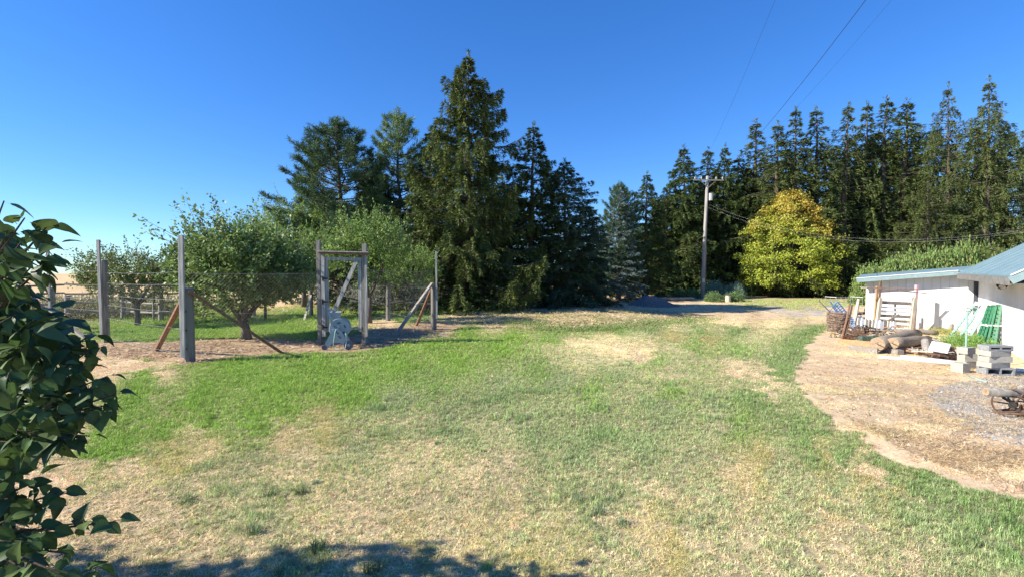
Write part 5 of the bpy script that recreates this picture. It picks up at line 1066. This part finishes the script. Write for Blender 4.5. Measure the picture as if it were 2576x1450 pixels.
for (u, v, d, n) in tips:
    tp = at(u, v, d); zz = tp.z-.12; hb = min(hubs, key=lambda h: abs(h[2]-zz)); hv = Vector(hb); mid = hv.lerp(tp, .55)+Vector((0, 0, -.03+br.uniform(-.02, .03)))
    pts = [hv, mid, tp]; stems.tube([tuple(p_-bo) for p_ in pts], [.009, .005, .0018], 5)
    for i in range(n+1):
        q = 1-i//2*.13-.02; p_ = mid.lerp(tp, max(.05, q)); ax = (tp-mid).normalized(); sdv = ax.cross(Vector((0, 0, 1))).normalized()*(1 if i % 2 else -1)
        if i % 4 > 1: sdv = (sdv*.3+Vector((0, 0, .9 if i % 2 else -.6))).normalized()
        d_ = (ax*br.uniform(.1, .9)+sdv*1.0+Vector((br.uniform(-.4, .4), br.uniform(-.4, .4), br.uniform(-1.3, .1)))).normalized()
        nrm = Vector((br.uniform(-.9, .9), br.uniform(-1.2, .5), 1)).normalized(); y_ = nrm.cross(d_).normalized(); n2 = d_.cross(y_)
        Mx = Matrix((d_, y_, n2)).transposed().to_4x4(); Mx.translation = p_-bo+d_*.018; sc = br.uniform(.5, .95)
        o = ob('leaf', leafs[br.randrange(8)], bush); o.matrix_local = Mx @ Matrix.Scale(sc, 4); nleaf += 1
stems.ob('stems', M['twig'], bush, True)
def leafcloud(n, gen, seed, L=.085, W=.06, cols=((.06, .11, .04), (.08, .13, .045), (.045, .085, .03))):
    r = np.random.default_rng(seed); Pp = gen(r, n); m = len(Pp); N = unit(np.array([0, 0, 1.])+r.normal(0, .7, (m, 3))); D = unit(np.cross(N, r.normal(size=(m, 3)))-np.array([0, 0, .3])); mb = MB()
    S_ = unit(np.cross(D, N)); Lr = L*r.uniform(.7, 1.2, (m, 1)); Wd = W*.5*r.uniform(.8, 1.2, (m, 1)); dn = np.array([0, 0, -1.])
    V = np.stack([Pp, Pp+D*Lr*.12+S_*Wd*.75, Pp+D*Lr*.4+S_*Wd, Pp+D*Lr*.75+S_*Wd*.5+dn*Lr*.1, Pp+D*Lr+dn*Lr*.25, Pp+D*Lr*.75-S_*Wd*.5+dn*Lr*.1, Pp+D*Lr*.4-S_*Wd, Pp+D*Lr*.12-S_*Wd*.75], 1).reshape(-1, 3)
    mb.add(V, np.arange(m*8).reshape(-1, 8), np.repeat(mixcol(r, m, cols), 8, 0)); return mb
def gen1(r, n):
    u = r.uniform(-420, 40, n); v = r.uniform(560, 1500, n); Y_ = r.uniform(1.3, 2.1, n); u = np.where((v > 770) & (v < 1110) & (r.uniform(size=n) < .5), r.uniform(-20, 170, n), u); k = (v > 760) | (u < 10); k &= ~((v > 1120) & (v < 1170) & (u > 60)); return np.array([tuple(at(a, b_, c)) for a, b_, c in zip(u[k], v[k], Y_[k])])-np.array(bo)
leafcloud(2000, gen1, 5).ob('inner_foliage', M['lilac'], bush, usecol=True, kind='stuff')
# unseen lilac bushes added left of the frame to shade the near ground
def shade_bush(x, y, rx, ry, h, seed, lab):
    t = thing('lilac_bush', (x, y, 0), lab, 'bush')
    def g(r, n):
        d = unit(r.normal(size=(n, 3)))*(r.uniform(size=(n, 1))**.4); d[:, 2] = d[:, 2]*.5+.5; lump = 1+.16*np.sin(d[:, :1]*7+seed)+.12*np.cos(d[:, 1:2]*9+seed); d = d*np.array([rx, ry, h])*lump; return d
    leafcloud(int(11000*rx*ry*h/3), g, seed, .11, .085).ob('foliage', M['lilac'], t, usecol=True, kind='stuff')
    st = MB(); r = random.Random(seed)
    for i in range(9): st.tube([(r.uniform(-.15, .15), r.uniform(-.15, .15), -.05), (r.uniform(-rx, rx)*.4, r.uniform(-ry, ry)*.4, h*.5), (r.uniform(-rx, rx)*.7, r.uniform(-ry, ry)*.7, h*.85)], [.03, .02, .006], 6)
    st.ob('stems', M['twig'], t)
shade_bush(-3.7, 1.6, .9, .55, 2.1, 51, 'unseen rounded lilac bush added for shade just outside the left picture edge')
shade_bush(-5.4, 1.4, 1.1, .6, 3.0, 53, 'unseen tallest lilac bush added for shade further left outside the frame')
shade_bush(-3.0, .5, .8, .6, 1.7, 55, 'unseen small lilac bush added for shade outside the frame left of the camera')
# tufts that stand out of the lawn
tm = tuft(301, 90, .55, .75, .05); 
for i, (u, v, s, c, lab) in enumerate([(755, 1243, .085, (.16, .22, .09), 'dark green grass tuft right of its twin in the dry foreground lawn'), (680, 1250, .08, (.16, .24, .09), 'dark green grass tuft left of its twin in the dry foreground lawn'), (640, 1340, .09, (.2, .28, .14), 'grey green tuft just above the shade at the bottom left'), (795, 1215, .05, (.24, .34, .22), 'small bluish tuft above the two dark tufts'), (1450, 1260, .09, (.3, .36, .2), 'pale tuft at the upper left of the group of four in the lawn'), (1530, 1262, .06, (.22, .34, .15), 'smallest tuft of the group of four, at its upper right'), (1505, 1290, .08, (.28, .36, .2), 'middle tuft of the group of four in the foreground lawn'), (1565, 1320, .085, (.3, .38, .2), 'lowest right tuft of the group of four in the lawn'), (800, 1385, .1, (.2, .28, .12), 'tuft at the edge of the shade near the bottom'), (940, 1435, .1, (.2, .27, .12), 'shaded tuft touching the bottom edge'), (1225, 1430, .05, (.3, .5, .12), 'single bright weed leaf cluster at the bottom edge'), (470, 1262, .09, (.24, .3, .15), 'loose grey green tuft near the bare soil'), (1100, 1117, .06, (.15, .25, .12), 'small dark tuft in the middle of the dry lawn')]):
    me = tm.data.copy(); me.materials.clear(); mt = M.get('tuft%d' % i) or leafmat('tuft_blades', .6, .25, spec=.25); me.materials.append(mt)
    a = me.color_attributes['col']; arr = np.zeros(len(me.vertices)*4, np.float32); a.data.foreach_get('color', arr); arr = arr.reshape(-1, 4); arr[:, :3] *= np.array(c)*.9; a.data.foreach_set('color', arr.ravel())
    o = ob('grass_tuft', me, None, lab, 'grass tuft', 'grass tufts in the lawn'); o.location = P(u, v); o.scale = (s, s, s); o.rotation_euler = (0, 0, i)
print('leaves', nleaf)
